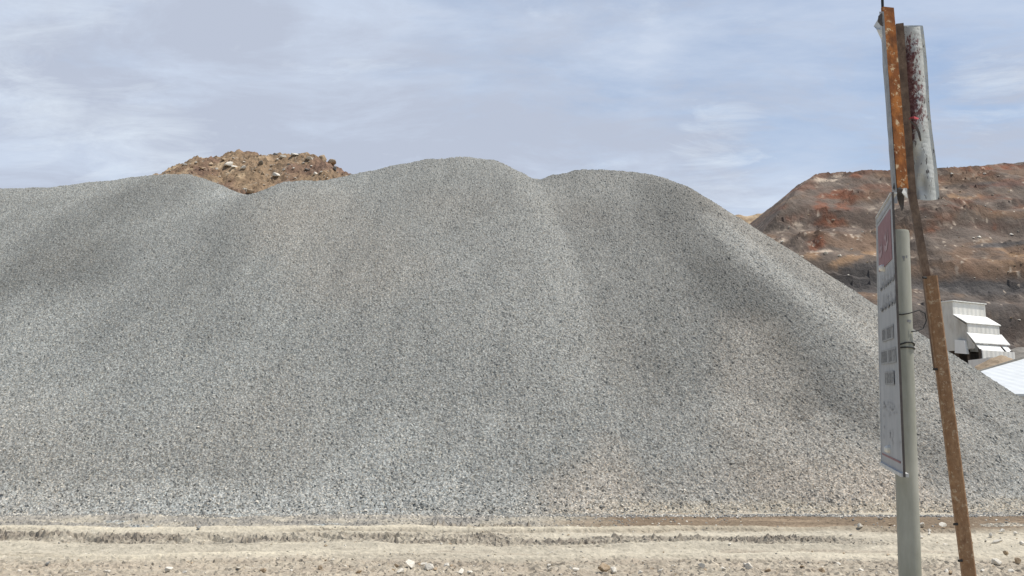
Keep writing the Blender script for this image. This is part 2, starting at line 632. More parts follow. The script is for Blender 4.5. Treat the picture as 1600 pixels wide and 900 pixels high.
# boulders on the mound: px, py, width px
BG = 'boulders lying on the brown earth mound'
special = {(358, 258): 'largest pale flat boulder left of centre on the brown mound face',
           (433, 275): 'pale upright boulder in the middle of the brown mound face right of its notch',
           (505, 245): 'upright brown boulder standing on the right end of the mound crest',
           (391, 300): 'tan lumpy boulder in the V between the two gravel crests below the mound'}
for px, py, w, mt, sq in [(358, 258, 17, 'stone', .55), (367, 261, 10, 'stone', .5), (381, 263, 10, 'stone', .6), (317, 265, 10, 'stone3', .6), (330, 257, 11, 'stone3', .6),
                          (461, 243, 15, 'stone', .45), (484, 249, 13, 'stone', .5), (443, 246, 10, 'stone', .5), (433, 251, 8, 'stone', .6), (432, 276, 12, 'stone', 1.0),
                          (505, 246, 11, 'stone3', 1.25), (518, 257, 16, 'stone3', .9), (524, 260, 9, 'stone2', 1.0), (493, 273, 8, 'stone', .9), (459, 264, 5, 'stone', .9),
                          (391, 301, 13, 'stone3', .8), (384, 297, 7, 'stone', .8), (290, 258, 7, 'stone', .5), (307, 255, 6, 'stone', .6), (339, 265, 6, 'stone', .8),
                          (382, 254, 6, 'stone', .5), (425, 260, 5, 'stone', .8), (423, 266, 6, 'stone', .6), (444, 266, 5, 'stone', .8), (411, 272, 6, 'stone3', .9),
                          (350, 250, 6, 'stone3', .5), (365, 248, 5, 'stone', .5), (332, 271, 6, 'stone3', .5), (344, 277, 6, 'stone', .6), (360, 283, 5, 'stone3', .7),
                          (413, 290, 5, 'stone', .8), (462, 279, 5, 'stone', .6), (502, 270, 5, 'stone', .7), (474, 256, 5, 'stone', .7), (452, 258, 5, 'stone2', .8),
                          (480, 266, 7, 'stone2', .6), (408, 256, 9, 'stone2', .5), (430, 242, 8, 'stone2', .6), (511, 279, 6, 'stone', .5), (300, 262, 6, 'stone3', .5),
                          (420, 283, 5, 'stone3', .7), (399, 266, 5, 'stone3', .6), (372, 274, 5, 'stone3', .6), (447, 272, 4, 'stone', .7), (487, 260, 4, 'stone', .7)]:
    p = march(mound_h, px, py, 50, 110) or march(mound_h, px, py + 5, 50, 110)
    if not p: continue
    lab = None
    for k_, v_ in special.items():
        if abs(k_[0] - px) < 2 and abs(k_[1] - py) < 2: lab = v_
    kind = {'stone': 'pale angular boulder on the brown mound face', 'stone2': 'grey boulder on the brown mound face', 'stone3': 'tan boulder on the brown mound face'}[mt]
    if lab is None:
        kind = ('small ' if w < 8 else 'medium ') + kind
    rock('boulder', (p[0], p[1] - .1, p[2]), w * p[1] / F * 1.5, mt, lab or kind, 'boulder',
         None if lab else f'{"small" if w < 8 else "medium"} {mt.replace("stone2", "grey").replace("stone3", "tan").replace("stone", "pale")} boulders on the mound', sq, .3, .2)

r6 = random.Random(21)
for k in range(70):
    px, py = r6.uniform(265, 540), r6.uniform(240, 300)
    p = march(mound_h, px, py, 50, 110)
    if not p or py < 243: continue
    mt = r6.choice(('stone', 'stone', 'stone3'))
    nm = 'pale' if mt == 'stone' else 'tan'
    rock('boulder', (p[0], p[1] - .1, p[2]), r6.uniform(2.2, 4.5) * p[1] / F, mt, f'little {nm} rock among the boulders on the brown mound face', 'boulder',
         f'little {nm} rocks on the brown mound', .8, .4, .1)

# ---------------------------------------------------------------- red hillside on the right, tan hill behind
HT = .8
HYB = 112.0


def hill_profile(pts, yb, tan):
    xs, zs, ys = [], [], []
    for px, py in pts:
        d = ray(px, py)
        d = d / d[1]
        Y = (EYE + tan * yb) / (tan - d[2])
        xs.append(d[0] * Y); zs.append(EYE + d[2] * Y); ys.append(Y)
    return np.array(xs), np.array(zs), np.array(ys)


HX, HZ, HY = hill_profile([(900, 560), (1000, 480), (1110, 470), (1150, 432), (1180, 393), (1200, 354), (1215, 329), (1230, 311), (1250, 292), (1268, 277), (1276, 272.5), (1300, 271), (1340, 269),
                           (1400, 267), (1470, 262), (1530, 258), (1600, 252), (1750, 246), (2100, 240), (2600, 250)], HYB, HT)


def terr(z):
    """quarry benches: flats with steep risers (height -> offset)"""
    o = 0 * z
    for zb, w in ((16.0, 1.7), (25.5, 1.5), (38.0, 1.2)):
        o = o + w * np.tanh((z - zb) / .9) * np.exp(-((z - zb) / 3.2) ** 2)
    return o


def hill_h(X, Y):
    zr = np.interp(X, HX, HZ)
    w = 1.6 * n2(X / 22, Y / 22, 91) + 1.0 * n2(X / 8, Y / 8, 92) + .5 * np.abs(n2(X / 3.5, Y / 5, 93)) + 1.0 * sm(.15, .5, n2(X / 10, Y / 7, 98)) * np.abs(n2(X / 4.2, Y / 3.2, 99)) + .17 * n2(X / 1.6, Y / 1.2, 94)
    zf = HT * (Y - HYB)
    amp = sm(1, 9, zf)
    zf = zf + w * amp + terr(zf + .04 * (X - 60) + 1.2 * n2(X / 18, Y / 40, 95)) * 1.5
    q = zf / 2.1 + .5 * n2(X / 9, Y / 9, 191) + .12 * n2(X / 2, Y / 2, 192)
    zf = zf + 1.5 * amp * ((q - np.floor(q)) ** 2.5 - .3) * sm(-.15, .3, n2(X / 12, Y / 6, 193))
    top = zr + .5 * n2(X / 5, Y / 5, 96) + .25 * n2(X / 1.5, Y / 1.5, 97) + .05 * np.minimum(Y - HYB - zr / HT, 10)
    return np.minimum(zf, top)


def hillside():
    xs = axis([(-20, 24, 2, 2), (24, 120, .34, .34), (120, 240, 1, 5)])
    ys = axis([(108, 180, .30, .34), (180, 260, 1, 5)])
    X, Y = np.meshgrid(xs, ys)
    X = X + rng.uniform(-.25, .25, X.shape) * np.gradient(xs)[None, :]
    Z = hill_h(X, Y) + rng.normal(0, .03, X.shape)
    s = X * .9 + Z * .45          # along the dipping strata
    q = Z * 1.0 - X * .10
    grey = np.array([.108, .085, .068])
    brown = np.array([.150, .092, .056])
    red = np.array([.165, .064, .034])
    tan = np.array([.29, .18, .10])
    pale = np.array([.43, .35, .27])
    dk = np.array([.060, .054, .050])
    a = fbm(s / 14, q / 8, 4, 101)
    b = fbm(s / 9, q / 3.2, 4, 103)
    c_ = fbm((X + .5 * Z) / 4.5, (Z - .25 * X) / 2.6, 4, 105)
    e = fbm(X / 3, Z / 1.3, 4, 107, .65)
    grit = n2(X / .9, Z / .7, 109)
    U, V = proj(X, Y, Z)           # only used to find where the real colour zones of the hill lie
    col = np.ones(X.shape + (3,)) * grey

    def put(mask, cc):
        nonlocal col
        m = np.clip(mask, 0, 1)
        m = (.45 * m + .55 * m.max() * sm(.30, .55, m + .10 * grit))[..., None]
        col = col * (1 - m) + cc * m

    def zone(px, py, rx, ry, rot=0.0):
        p = march(hill_h, px, py, 110, 185)
        if p is None: return 0 * X
        k = p[1] / F
        dx, dz = (X - p[0]) / k, (Z - p[2]) / k
        u = dx * math.cos(rot) + dz * math.sin(rot)
        v = -dx * math.sin(rot) + dz * math.cos(rot)
        return np.exp(-((u / rx) ** 2 + (v / ry) ** 2))
    put(sm(-.15, .45, a) * .7, brown)
    put(sm(.15, .7, b) * .6, grey * .85)
    put(np.maximum.reduce([zone(1300, 330, 50, 28, .6), zone(1310, 305, 40, 14, .1), zone(1280, 378, 26, 12, .5), zone(1365, 345, 30, 10, .2) * .6,
                           zone(1560, 262, 80, 8, .05) * .9, zone(1420, 275, 50, 6, 0) * .7, zone(1340, 275, 14, 12, 0),
                           zone(1545, 360, 28, 12, .2) * .8, zone(1460, 360, 20, 14, .2) * .6, zone(1520, 430, 18, 18, 1) * .6]) * (.55 + .7 * c_) * 1.2, red)
    put(np.maximum.reduce([zone(1290, 405, 90, 16, .05), zone(1370, 395, 50, 9, 0), zone(1580, 400, 40, 22, .2), zone(1500, 305, 80, 14, .05) * .7,
                           zone(1490, 340, 70, 10, .2) * .6, zone(1310, 450, 40, 16, -.5) * .7, zone(1540, 500, 40, 5, -.2) * .9]) * (.40 + 1.0 * c_), tan * .8)
    put(np.maximum.reduce([zone(1480, 285, 120, 10, 0), zone(1470, 395, 70, 10, 0) * .6, zone(1590, 520, 40, 20, 0)]) * .6, brown)
    put(sm(.5, .8, c_ + .25 * e) * .5, tan * .65)
    put(np.maximum.reduce([zone(1290, 280, 26, 9, .3) * 1.6, zone(1250, 352, 14, 7, .4), zone(1222, 377, 18, 4, .6), zone(1300, 392, 25, 4, .1), zone(1330, 352, 20, 6, .2) * .6,
                           zone(1242, 348, 8, 10, .4), zone(1370, 322, 20, 6, .4) * .6]) * (.45 + 1.1 * e), pale)
    put(sm(.62, .85, e + .4 * c_) * .6, pale * .7)
    # dark grey benches / haul roads
    band = np.maximum.reduce([zone(1540, 448, 130, 13, 0), zone(1570, 382, 60, 5, .1), zone(1370, 415, 60, 8, .1), zone(1560, 288, 50, 7, 0) * .9, zone(1340, 455, 60, 8, -.3) * .8])
    put(band * (1.15 + .3 * c_), dk * 1.25)
    put(np.maximum(zone(1360, 440, 70, 22, 0), zone(1530, 452, 90, 15, 0)) * 1.1, dk * 1.1)
    put(sm(24, 16, Z + 3 * n2(X / 12, Z / 5, 195)) * .55, dk * 1.25)
    put(sm(33, 36.5, Z - .02 * X) * sm(-.2, .5, b + .3 * c_) * .5, red * .85)
    put(sm(.35, .7, -e - .2 * a) * .35, dk)
    sp = rng.random(X.shape) < (.004 + .02 * sm(.2, .6, c_))
    col = np.where(sp[..., None], pale * .9, col)
    me = grid_mesh('hillside', np.stack([X, Y, Z], -1), len(xs), len(ys), Z > -1.5, np.clip(col * 1.22, .02, 1))
    tag(link('hillside', me, M['hill']), kind='structure')


hillside()

TXx, TZz, TYy = hill_profile([(300, 640), (700, 560), (960, 430), (1060, 360), (1120, 338), (1140, 335), (1170, 337), (1200, 331), (1230, 334), (1320, 345), (1500, 400), (1900, 500), (2400, 640)], 200, .7)


def tanhill():
    xs = axis([(-60, 30, 4, 2), (30, 130, .8, .8), (130, 260, 2, 5)])
    ys = axis([(198, 330, .8, 1.6)])
    X, Y = np.meshgrid(xs, ys)
    zf = .7 * (Y - 200) + 1.3 * fbm(X / 9, Y / 9, 4, 111)
    Z = np.minimum(zf, np.interp(X, TXx, TZz) + .6 * fbm(X / 4, Y / 4, 3, 115))
    m = sm(-.2, .5, fbm(X / 6, Z / 3, 4, 117))[..., None]
    col = np.array([.27, .185, .11]) * (1 - m) + np.array([.40, .30, .19]) * m
    me = grid_mesh('hill', np.stack([X, Y, Z], -1), len(xs), len(ys), Z > -2, col)
    tag(link('hill', me, M['hill']), kind='structure')


tanhill()

HG = 'pale rocks scattered over the red hillside'
hl = [(1246, 398, 9), (1216, 393, 6), (1252, 402, 12), (1290, 396, 14), (1312, 400, 10), (1232, 356, 9), (1263, 336, 6), (1328, 295, 4), (1340, 320, 6),
      (1530, 371, 13), (1522, 372, 8), (1580, 366, 9), (1590, 362, 8), (1472, 379, 4), (1464, 380, 4), (1486, 377, 4), (1495, 360, 5), (1509, 333, 5), (1540, 322, 5),
      (1487, 272, 8), (1538, 272, 9), (1560, 275, 5), (1575, 300, 6), (1505, 385, 6), (1512, 383, 4), (1485, 401, 4), (1584, 331, 4), (1370, 352, 7), (1347, 362, 5),
      (1222, 378, 10), (1207, 386, 8), (1330, 390, 8), (1355, 410, 6), (1282, 372, 5), (1302, 344, 8), (1570, 344, 5), (1450, 349, 5), (1478, 320, 5), (1585, 415, 6),
      (1560, 420, 6), (1545, 424, 5), (1575, 425, 5), (1592, 500, 7), (1580, 497, 6), (1566, 494, 5), (1596, 412, 6), (1500, 300, 6), (1550, 305, 7), (1325, 430, 7), (1370, 460, 6)]
for px, py, w in hl:
    p = march(hill_h, px, py, 110, 190, .2)
    if p: rock('boulder', p, w * p[1] / F, 'stone' if w != 6 else 'stone3',
               'pale rock lying on the red brown hillside' if w != 6 else 'tan rock lying on the red brown hillside', 'boulder',
               HG if w != 6 else 'tan rocks scattered over the red hillside', .7, .4, .25)


r8 = random.Random(33)
cent = [(1290, 400, 40, 8), (1240, 355, 18, 10), (1330, 350, 40, 25), (1500, 300, 60, 15), (1530, 370, 40, 8), (1580, 400, 18, 18), (1490, 340, 50, 12), (1300, 280, 25, 5), (1560, 420, 30, 10), (1460, 395, 40, 8), (1370, 330, 20, 20)]
for k in range(110):
    a_, b_, c_, d_ = r8.choice(cent)
    px, py = r8.gauss(a_, c_), r8.gauss(b_, d_)
    if px > 1600: continue
    p = march(hill_h, px, py, 110, 190, .2)
    if not p: continue
    mt = r8.choice(('stone', 'stone3', 'stone3'))
    nm = 'pale' if mt == 'stone' else 'tan'
    rock('boulder', p, r8.uniform(1.6, 4.0) * p[1] / F, mt, f'little {nm} stone on the red brown hillside', 'boulder', f'little {nm} stones on the red hillside', .7, .4, .2)


# ---------------------------------------------------------------- ground
def row(py):
    return ground_at(800, py)[1]


def ground_feats(X, Y):
    """height and colour of the dirt road in front of the heaps"""
    wob = .38 * n2(X / 4.0, 0 * Y, 121) + .14 * n2(X / 1.2, Y / .8, 122)
    y = Y + wob
    Z = .03 * fbm(X / 2.0, Y / .9, 3, 125) + .012 * n2(X / .35, Y / .14, 127)
    base = np.array([.43, .385, .298])
    col = np.ones(X.shape + (1,)) * base
    col = col * (1 + .17 * fbm(X / 4.5, Y / .35, 4, 131) + .05 * n2(X / .5, Y / .12, 133))[..., None]
    clod = 0 * X

    def band(py0, py1, soft=.12):
        a, b = row(py1), row(py0)
        return sm(a - soft, a + soft, y) * sm(b + soft, b - soft, y)

    def put(m, cc):
        nonlocal col
        m = np.clip(m, 0, 1)[..., None]
        col = col * (1 - m) + np.array(cc) * m
    left = sm(3, -1, X + 1.2 * n2(X / 2, Y, 135))
    right = 1 - left
    brk = sm(-.25, .35, n2(X / 1.6, Y / .5, 137))
    # grey loose band along the toe on the left
    b1 = band(812, 823) * left
    b1 = b1 * (.35 + .65 * sm(-.3, .3, n2(X / .9, Y / .35, 138)))
    put(b1 * .8, (.26, .245, .22)); clod = clod + b1 * .9
    # damp smooth brown strip on the right
    b2 = band(804, 833, .2) * sm(.5, 2.2, X + .8 * n2(X / 2, Y / 1, 139))
    put(b2 * .9, (.155, .108, .066))
    put(b2 * sm(.15, .5, n2(X / 2.5, Y / .25, 140)) * .5, (.33, .25, .17))
    b3 = band(822, 828, .08) * sm(-2.5, -.8, X) * sm(3.2, 1.5, X)
    put(b3 * .6, (.23, .19, .15)); clod = clod + b3 * brk
    for p0_, p1_, am in ((824, 833, .6), (848, 857, .5), (867, 874, .55)):
        put(band(p0_, p1_, .12) * am * sm(-.5, .2, n2(X / 4, Y / 2, p0_)), (.56, .50, .375))
    # clod rows
    b4 = band(835, 847, .1) * sm(.8, -.6, X) * (.35 + .65 * brk)
    put(b4 * .75, (.23, .195, .155)); clod = clod + b4 * 1.3
    b5 = band(838, 856, .1) * sm(-1.6, .5, X) * sm(7, 4, X) * (.4 + .6 * brk)
    put(b5 * .75, (.215, .18, .145)); clod = clod + b5 * 1.4
    b6 = band(862, 870, .08) * sm(.15, .45, n2(X / 1.1, Y / .5, 141))
    put(b6 * .5, (.27, .22, .165))
    for py, wd, am in ((826, .05, .3), (833, .06, .35), (849, .05, .3), (858, .08, .35), (866, .06, .3), (873, .07, .35), (881, .06, .3)):
        ln = np.exp(-((y + .10 * n2(X / 2.2, 0 * Y, py) - row(py)) / wd) ** 2) * sm(-.2, .3, n2(X / 2.8, Y / 2, py + 1))
        put(ln * am * 1.6, (.24, .20, .15)); Z = Z - .035 * ln; clod = clod + .35 * ln
    b7 = band(876, 915, .2)
    put(b7 * (.5 + .3 * n2(X / .8, Y / .4, 143)), (.33, .27, .205)); clod = clod + b7 * .45
    # raised lips between wheel tracks
    for py, amp, w in ((831, .09, .25), (858, .08, .2), (872, .06, .2), (812, .06, .2)):
        Z = Z + amp * np.exp(-((y - row(py)) / w) ** 2)
    Z = Z - .07 * np.exp(-((y - row(842)) / .35) ** 2) - .03 * np.exp(-((y - row(820)) / .3) ** 2)
    tread = np.maximum(0, np.sin((X * 1.0 + Y * 1.3) * 9.0)) * band(836, 846, .08) * sm(-1, -3, X) * sm(-11, -8, X)
    Z = Z - .09 * tread
    near = sm(20, 17, Y) * sm(8, 10, Y)
    return Z * near, clod * near, col


def ground_z(x, y):
    return float(ground_feats(np.array([[x]], float), np.array([[y]], float))[0][0, 0])


def ground():
    xs = axis([(-1500, -100, 400, 60), (-100, -13, 30, .4), (-13, 13, .036, .036), (13, 100, .4, 30), (100, 1500, 60, 400)])
    ys = axis([(-200, -20, 60, 10), (-20, 9, 5, .3), (9, 10.4, .3, .036), (10.4, 17.6, .034, .036), (17.6, 20, .05, .4), (20, 120, .5, 20), (120, 3000, 30, 700)])
    X, Y = np.meshgrid(xs, ys)
    dense = (np.abs(X) < 13) & (Y > 10) & (Y < 18.5)
    j = rng.uniform(-.014, .014, X.shape + (2,)) * dense[..., None]
    X = X + j[..., 0]; Y = Y + j[..., 1]
    Z, clod, col = ground_feats(X, Y)
    g = rng.normal(0, 1, X.shape) * dense
    gg = np.abs(n2(X / .11, Y / .11, 151)) * dense
    Z = Z + g * (.004 + .016 * np.clip(clod, 0, 1.3)) + gg * (.008 + .09 * np.clip(clod, 0, 1.3))
    spk = (rng.random(X.shape) < .06)
    col = np.where(spk[..., None], col * rng.uniform(.55, 1.35, X.shape)[..., None], col)
    me = grid_mesh('ground', np.stack([X, Y, Z], -1), len(xs), len(ys), None, np.clip(col, .02, 1))
    print('ground', len(me.vertices))
    tag(link('ground', me, M['ground']), kind='structure')


ground()


# ---------------------------------------------------------------- loose gravel and pebbles (uncountable)
def scatter(name, pts, sizes, mats_idx, mats, zf):
    """one mesh of many little angular stones"""
    base = np.array([(1, 0, 0), (-1, 0, 0), (0, 1, 0), (0, -1, 0), (0, 0, 1), (0, 0, -1), (.6, .6, .5), (-.6, -.5, .5)], float) * .5
    fc = np.array([(0, 2, 4), (2, 1, 4), (1, 3, 4), (3, 0, 4), (2, 0, 5), (1, 2, 5), (3, 1, 5), (0, 3, 5)])
    n = len(pts)
    V = base[None, :6] * sizes[:, None, None] * rng.uniform(.55, 1.25, (n, 6, 1))
    V = V * np.stack([rng.uniform(.8, 1.3, n), rng.uniform(.7, 1.1, n), rng.uniform(.5, .9, n)], 1)[:, None, :]
    a, b = rng.uniform(0, 6.28, n), rng.uniform(-.8, .8, n)
    ca, sa, cb, sb = np.cos(a), np.sin(a), np.cos(b), np.sin(b)
    x, y, z = V[..., 0], V[..., 1], V[..., 2]
    y, z = y * cb[:, None] - z * sb[:, None], y * sb[:, None] + z * cb[:, None]
    x, y = x * ca[:, None] - y * sa[:, None], x * sa[:, None] + y * ca[:, None]
    V = np.stack([x, y, z], -1) + np.concatenate([pts, (zf + sizes * .15)[:, None]], 1)[:, None, :]
    T = (fc[None] + (np.arange(n) * 6)[:, None, None]).reshape(-1, 3)
    V = V.reshape(-1, 3)
    me = bpy.data.meshes.new(name)
    me.vertices.add(len(V)); me.vertices.foreach_set('co', V.astype(np.float32).ravel())
    me.loops.add(len(T) * 3); me.loops.foreach_set('vertex_index', T.astype(np.int32).ravel())
    me.polygons.add(len(T)); me.polygons.foreach_set('loop_start', np.arange(0, len(T) * 3, 3, dtype=np.int32))
    for m in mats: me.materials.append(m)
    me.update(calc_edges=True)
    me.polygons.foreach_set('use_smooth', np.zeros(len(T), bool))
    me.polygons.foreach_set('material_index', np.repeat(mats_idx, 8).astype(np.int32))
    me.validate()
    o = link(name, me)
    return o


def gz(x, y):
    return ground_feats(x[:, None], y[:, None])[0][:, 0]


n = 14000
x = rng.uniform(-13, 14, n)
y = 18.55 - rng.exponential(.38, n) * (1 + .8 * n2(x / 1.7, 0 * x, 14))
ok = (heap_h(x, y) < .06) & (rng.random(n) < 1 - .8 * sm(0, 4, x) * sm(18.2, 17.9, y))
x, y = x[ok], y[ok]
zs, sz_ = gz(x, y), rng.uniform(.025, .07, len(x))
x2 = rng.uniform(-14, 15, 5000)
y2 = 18.3 + rng.exponential(.7, 5000)
z2 = heap_h(x2, y2)
ok = (z2 > .0) & (z2 < 2.5)
x, y, zs = np.concatenate([x, x2[ok]]), np.concatenate([y, y2[ok]]), np.concatenate([zs, z2[ok]])
sz_ = np.concatenate([sz_, .035 + rng.gamma(2, .009, ok.sum())])
tag(scatter('loose_gravel', np.stack([x, y], 1), sz_, rng.integers(0, 4, len(x)) // 3, [M['stone2'], M['stone']], zs),
    'loose grey gravel spilling from the toe of the heaps onto the dirt road', 'loose gravel', kind='stuff')
n = 9000
x = rng.uniform(-12, 12, n)
y = rng.uniform(10.3, 17.3, n)
_, cl, _ = ground_feats(x[:, None], y[:, None])
ok = rng.random(n) < .18 + .8 * np.clip(cl[:, 0], 0, 1)
x, y = x[ok], y[ok]
tag(scatter('pebbles', np.stack([x, y], 1), rng.gamma(3, .007, len(x)) + .008, rng.integers(0, 3, len(x)), [M['stone2'], M['stone'], M['stone3']], gz(x, y)),
    'small pebbles and clods strewn over the pale dirt road', 'pebbles', kind='stuff')

# countable stones: px, py, width in px
st = [(640, 891, 13), (662, 887, 7), (656, 884, 5), (670, 892, 10), (698, 889, 8), (706, 887, 6), (620, 888, 7), (625, 897, 8), (680, 893, 7), (720, 897, 10),
      (735, 898, 8), (372, 893, 6), (262, 894, 9), (167, 897, 7), (410, 897, 8), (290, 898, 7), (860, 893, 7), (858, 888, 6), (900, 894, 8), (943, 896, 13),
      (958, 897, 10), (832, 884, 5), (1033, 894, 7), (1052, 887, 6), (1018, 890, 5), (1098, 889, 8), (1102, 893, 5), (1170, 892, 10), (1165, 887, 6), (1254, 891, 6),
      (1310, 884, 6), (1345, 833, 8), (1391, 820, 6), (1346, 826, 5), (1473, 832, 8), (1475, 829, 5), (1442, 832, 7), (1452, 836, 5), (1440, 838, 4),
      (1556, 884, 11), (1590, 882, 10), (1572, 870, 8), (1558, 845, 9), (1549, 838, 7), (1565, 835, 7), (1587, 836, 6), (1540, 841, 4), (1478, 855, 5), (1479, 897, 7),
      (1486, 899, 6), (1490, 766, 0), (887, 821, 4), (480, 876, 3), (500, 893, 7), (240, 838, 4), (310, 834, 5), (75, 887, 8), (1330, 838, 4), (1365, 846, 4), (1300, 846, 3),
      (1270, 866, 4), (1220, 878, 4), (1130, 893, 6), (1200, 897, 7), (1000, 897, 6), (785, 893, 6), (560, 897, 7), (540, 889, 4), (455, 897, 5), (120, 897, 5), (30, 894, 4),
      (1390, 898, 6), (1345, 895, 6), (1285, 897, 7), (1450, 893, 4), (1500, 870, 4), (1535, 895, 5), (1580, 897, 7), (1518, 847, 4), (1597, 858, 6), (690, 852, 4), (610, 872, 3)]
slab = {(640, 891): 'largest pale flat stone in the cluster at the front of the dirt road',
        (943, 896): 'wide tan stone at the very front of the road, right of the picture centre',
        (1170, 892): 'pale wedge stone at the road front, between picture centre and grey post',
        (1345, 833): 'pale pointed stone on the damp brown strip close to the right of the grey post',
        (1473, 832): 'pale stone stacked below a smaller one between the grey post and the rusty pole',
        (1556, 884): 'pale round stone with a dark underside right of the rusty pole',
        (1590, 882): 'pale stone with a dark underside at the far right edge of the road',
        (75, 887): 'dark clod lying alone at the lower left of the road',
        (1558, 845): 'largest stone of the small pile right of the rusty pole'}
nrock = 0
for px, py, w in st:
    if w == 0: continue
    X, Y = ground_at(px, py)
    if Y > 17.4: continue
    lab = slab.get((px, py))
    if (px, py) == (1345, 833):
        lab = 'pale pointed stone on the damp brown strip left of the grey post'
    mt = 'stone2' if (px, py) in ((75, 887), (240, 838), (310, 834)) else ('stone3' if (px, py) == (943, 896) else random.choice(('stone', 'stone', 'stone', 'stone3')))
    nm = {'stone': 'pale', 'stone2': 'dark', 'stone3': 'tan'}[mt]
    sz = 'big' if w >= 7 else 'small'
    zone_ = 'front' if py > 870 else 'far side'
    rock('stone', (X, Y, ground_z(X, Y)), w * Y / F * 1.8, mt,
         lab or f'{sz} {nm} angular stone lying on the {zone_} of the dirt road', 'stone',
         None if lab else f'{sz} {nm} stones on the {zone_} of the dirt road', .95, .3, -.05)
for k in range(110):
    py = 876 + 26 * random.random() ** .7
    px = random.uniform(0, 1600) if k % 3 else random.gauss(690, 90)
    X, Y = ground_at(px, py)
    w = random.uniform(2.5, 5.5)
    mt = random.choice(('stone', 'stone', 'stone2', 'stone3'))
    nm = {'stone': 'pale', 'stone2': 'grey', 'stone3': 'tan'}[mt]
    rock('stone', (X, Y, ground_z(X, Y)), w * Y / F * 1.25, mt, f'little {nm} stone among the pebbles at the road front', 'stone',
         f'little {nm} stones at the road front', .8, .5, -.05)


# ---------------------------------------------------------------- mesh helpers for the signs
def tube(bm, pts, rad, seg=12, cap=True):
    pts = [Vector(p) for p in pts]
    rad = rad if isinstance(rad, (list, tuple)) else [rad] * len(pts)
    rings = []
    for i, p in enumerate(pts):
        d = (pts[min(i + 1, len(pts) - 1)] - pts[max(i - 1, 0)]).normalized()
        s = d.cross(Vector((0, 1, 0) if abs(d.y) < .9 else (1, 0, 0))).normalized()
        t = d.cross(s)
        rings.append([bm.verts.new(p + (s * math.cos(2 * math.pi * k / seg) + t * math.sin(2 * math.pi * k / seg)) * rad[i]) for k in range(seg)])
    for a, b in zip(rings[:-1], rings[1:]):
        for k in range(seg):
            bm.faces.new((a[k], a[(k + 1) % seg], b[(k + 1) % seg], b[k]))
    if cap:
        bm.faces.new(rings[0]); bm.faces.new(rings[-1])
    return rings


def extrude_profile(bm, prof, p0, p1, u, n=1, jit=0.0, cap=True, closed=True):
    """prof = [(a,b)] in the plane (u, v) swept from p0 to p1"""
    p0, p1, u = Vector(p0), Vector(p1), Vector(u)
    d = (p1 - p0).normalized()
    u = (u - d * u.dot(d)).normalized()
    v = d.cross(u)
    rings = []
    for i in range(n + 1):
        c = p0.lerp(p1, i / n)
        rings.append([bm.verts.new(c + u * (a + random.uniform(-jit, jit)) + v * (b + random.uniform(-jit, jit))) for a, b in prof])
    m = len(prof)
    for A, B in zip(rings[:-1], rings[1:]):
        for k in range(m if closed else m - 1):
            bm.faces.new((A[k], A[(k + 1) % m], B[(k + 1) % m], B[k]))
    if cap and closed:
        bm.faces.new(rings[0]); bm.faces.new(rings[-1])
    return rings


def rect(w, h, ch=0.0):
    w, h = w / 2, h / 2
    if not ch: return [(-w, -h), (w, -h), (w, h), (-w, h)]
    return [(-w + ch, -h), (w - ch, -h), (w, -h + ch), (w, h - ch), (w - ch, h), (-w + ch, h), (-w, h - ch), (-w, -h + ch)]


def boxw(bm, c, ux, uy, uz, sx, sy, sz):
    c = Vector(c)
    vs = [bm.verts.new(c + ux * (sx / 2 * i) + uy * (sy / 2 * j) + uz * (sz / 2 * k)) for i in (-1, 1) for j in (-1, 1) for k in (-1, 1)]
    for q in ((0, 1, 3, 2), (4, 6, 7, 5), (0, 4, 5, 1), (2, 3, 7, 6), (0, 2, 6, 4), (1, 5, 7, 3)):
        bm.faces.new([vs[i] for i in q])


# ---------------------------------------------------------------- notice board on its grey post
YP = 4.15
pt_top = at(1403.5, 361, YP)
pt_low = at(1422, 900, YP)
axis_d = (pt_top - pt_low).normalized()
pbase = pt_low - axis_d * (pt_low.z / axis_d.z)
PR = 16.2 * YP / F
sign = empty('notice_sign', (pbase.x, pbase.y, 0))
tag(sign, 'weathered notice board with a faded red panel, nearly edge on, on a grey post', 'sign')
bm = bmesh.new()
tube(bm, [pbase - axis_d * .05, pbase.lerp(pt_top, .5), pt_top - axis_d * .012, pt_top], [PR, PR, PR, PR * .93], 40)
post = part('post', bm, M['post'], sign, smooth=True)
mod = post.modifiers.new('edges', 'EDGE_SPLIT')
mod.split_angle = R(40)

YR, YL = 3.80, 4.56
TL, TR_, BL, BR = at(1372, 341, YL), at(1395.5, 303, YR), at(1380, 722, YL), at(1413.5, 740, YR)
bx = ((TR_ - TL) + (BR - BL)).normalized()     # left (far) to right (near)
bd = ((BL - TL) + (BR - TR_)).normalized()     # down
bnv = bd.cross(bx).normalized()
if bnv.dot(Vector((0, 0, EYE)) - TL) < 0: bnv = -bnv


def B(s, t, h=0.0):
    return TL.lerp(TR_, s).lerp(BL.lerp(BR, s), t) + bnv * h


def quad_on(bm, s0, s1, t0, t1, h):
    vs = [bm.verts.new(B(*q, h)) for q in ((s0, t0), (s1, t0), (s1, t1), (s0, t1))]
    bm.faces.new(vs)


def slab_on(bm, s0, s1, t0, t1, h0, h1, n=1):
    c = [(s0, t0), (s1, t0), (s1, t1), (s0, t1)]
    a = [bm.verts.new(B(*q, h0)) for q in c]
    b = [bm.verts.new(B(*q, h1)) for q in c]
    bm.faces.new(a[::-1]); bm.faces.new(b)
    for k in range(4): bm.faces.new((a[k], a[(k + 1) % 4], b[(k + 1) % 4], b[k]))


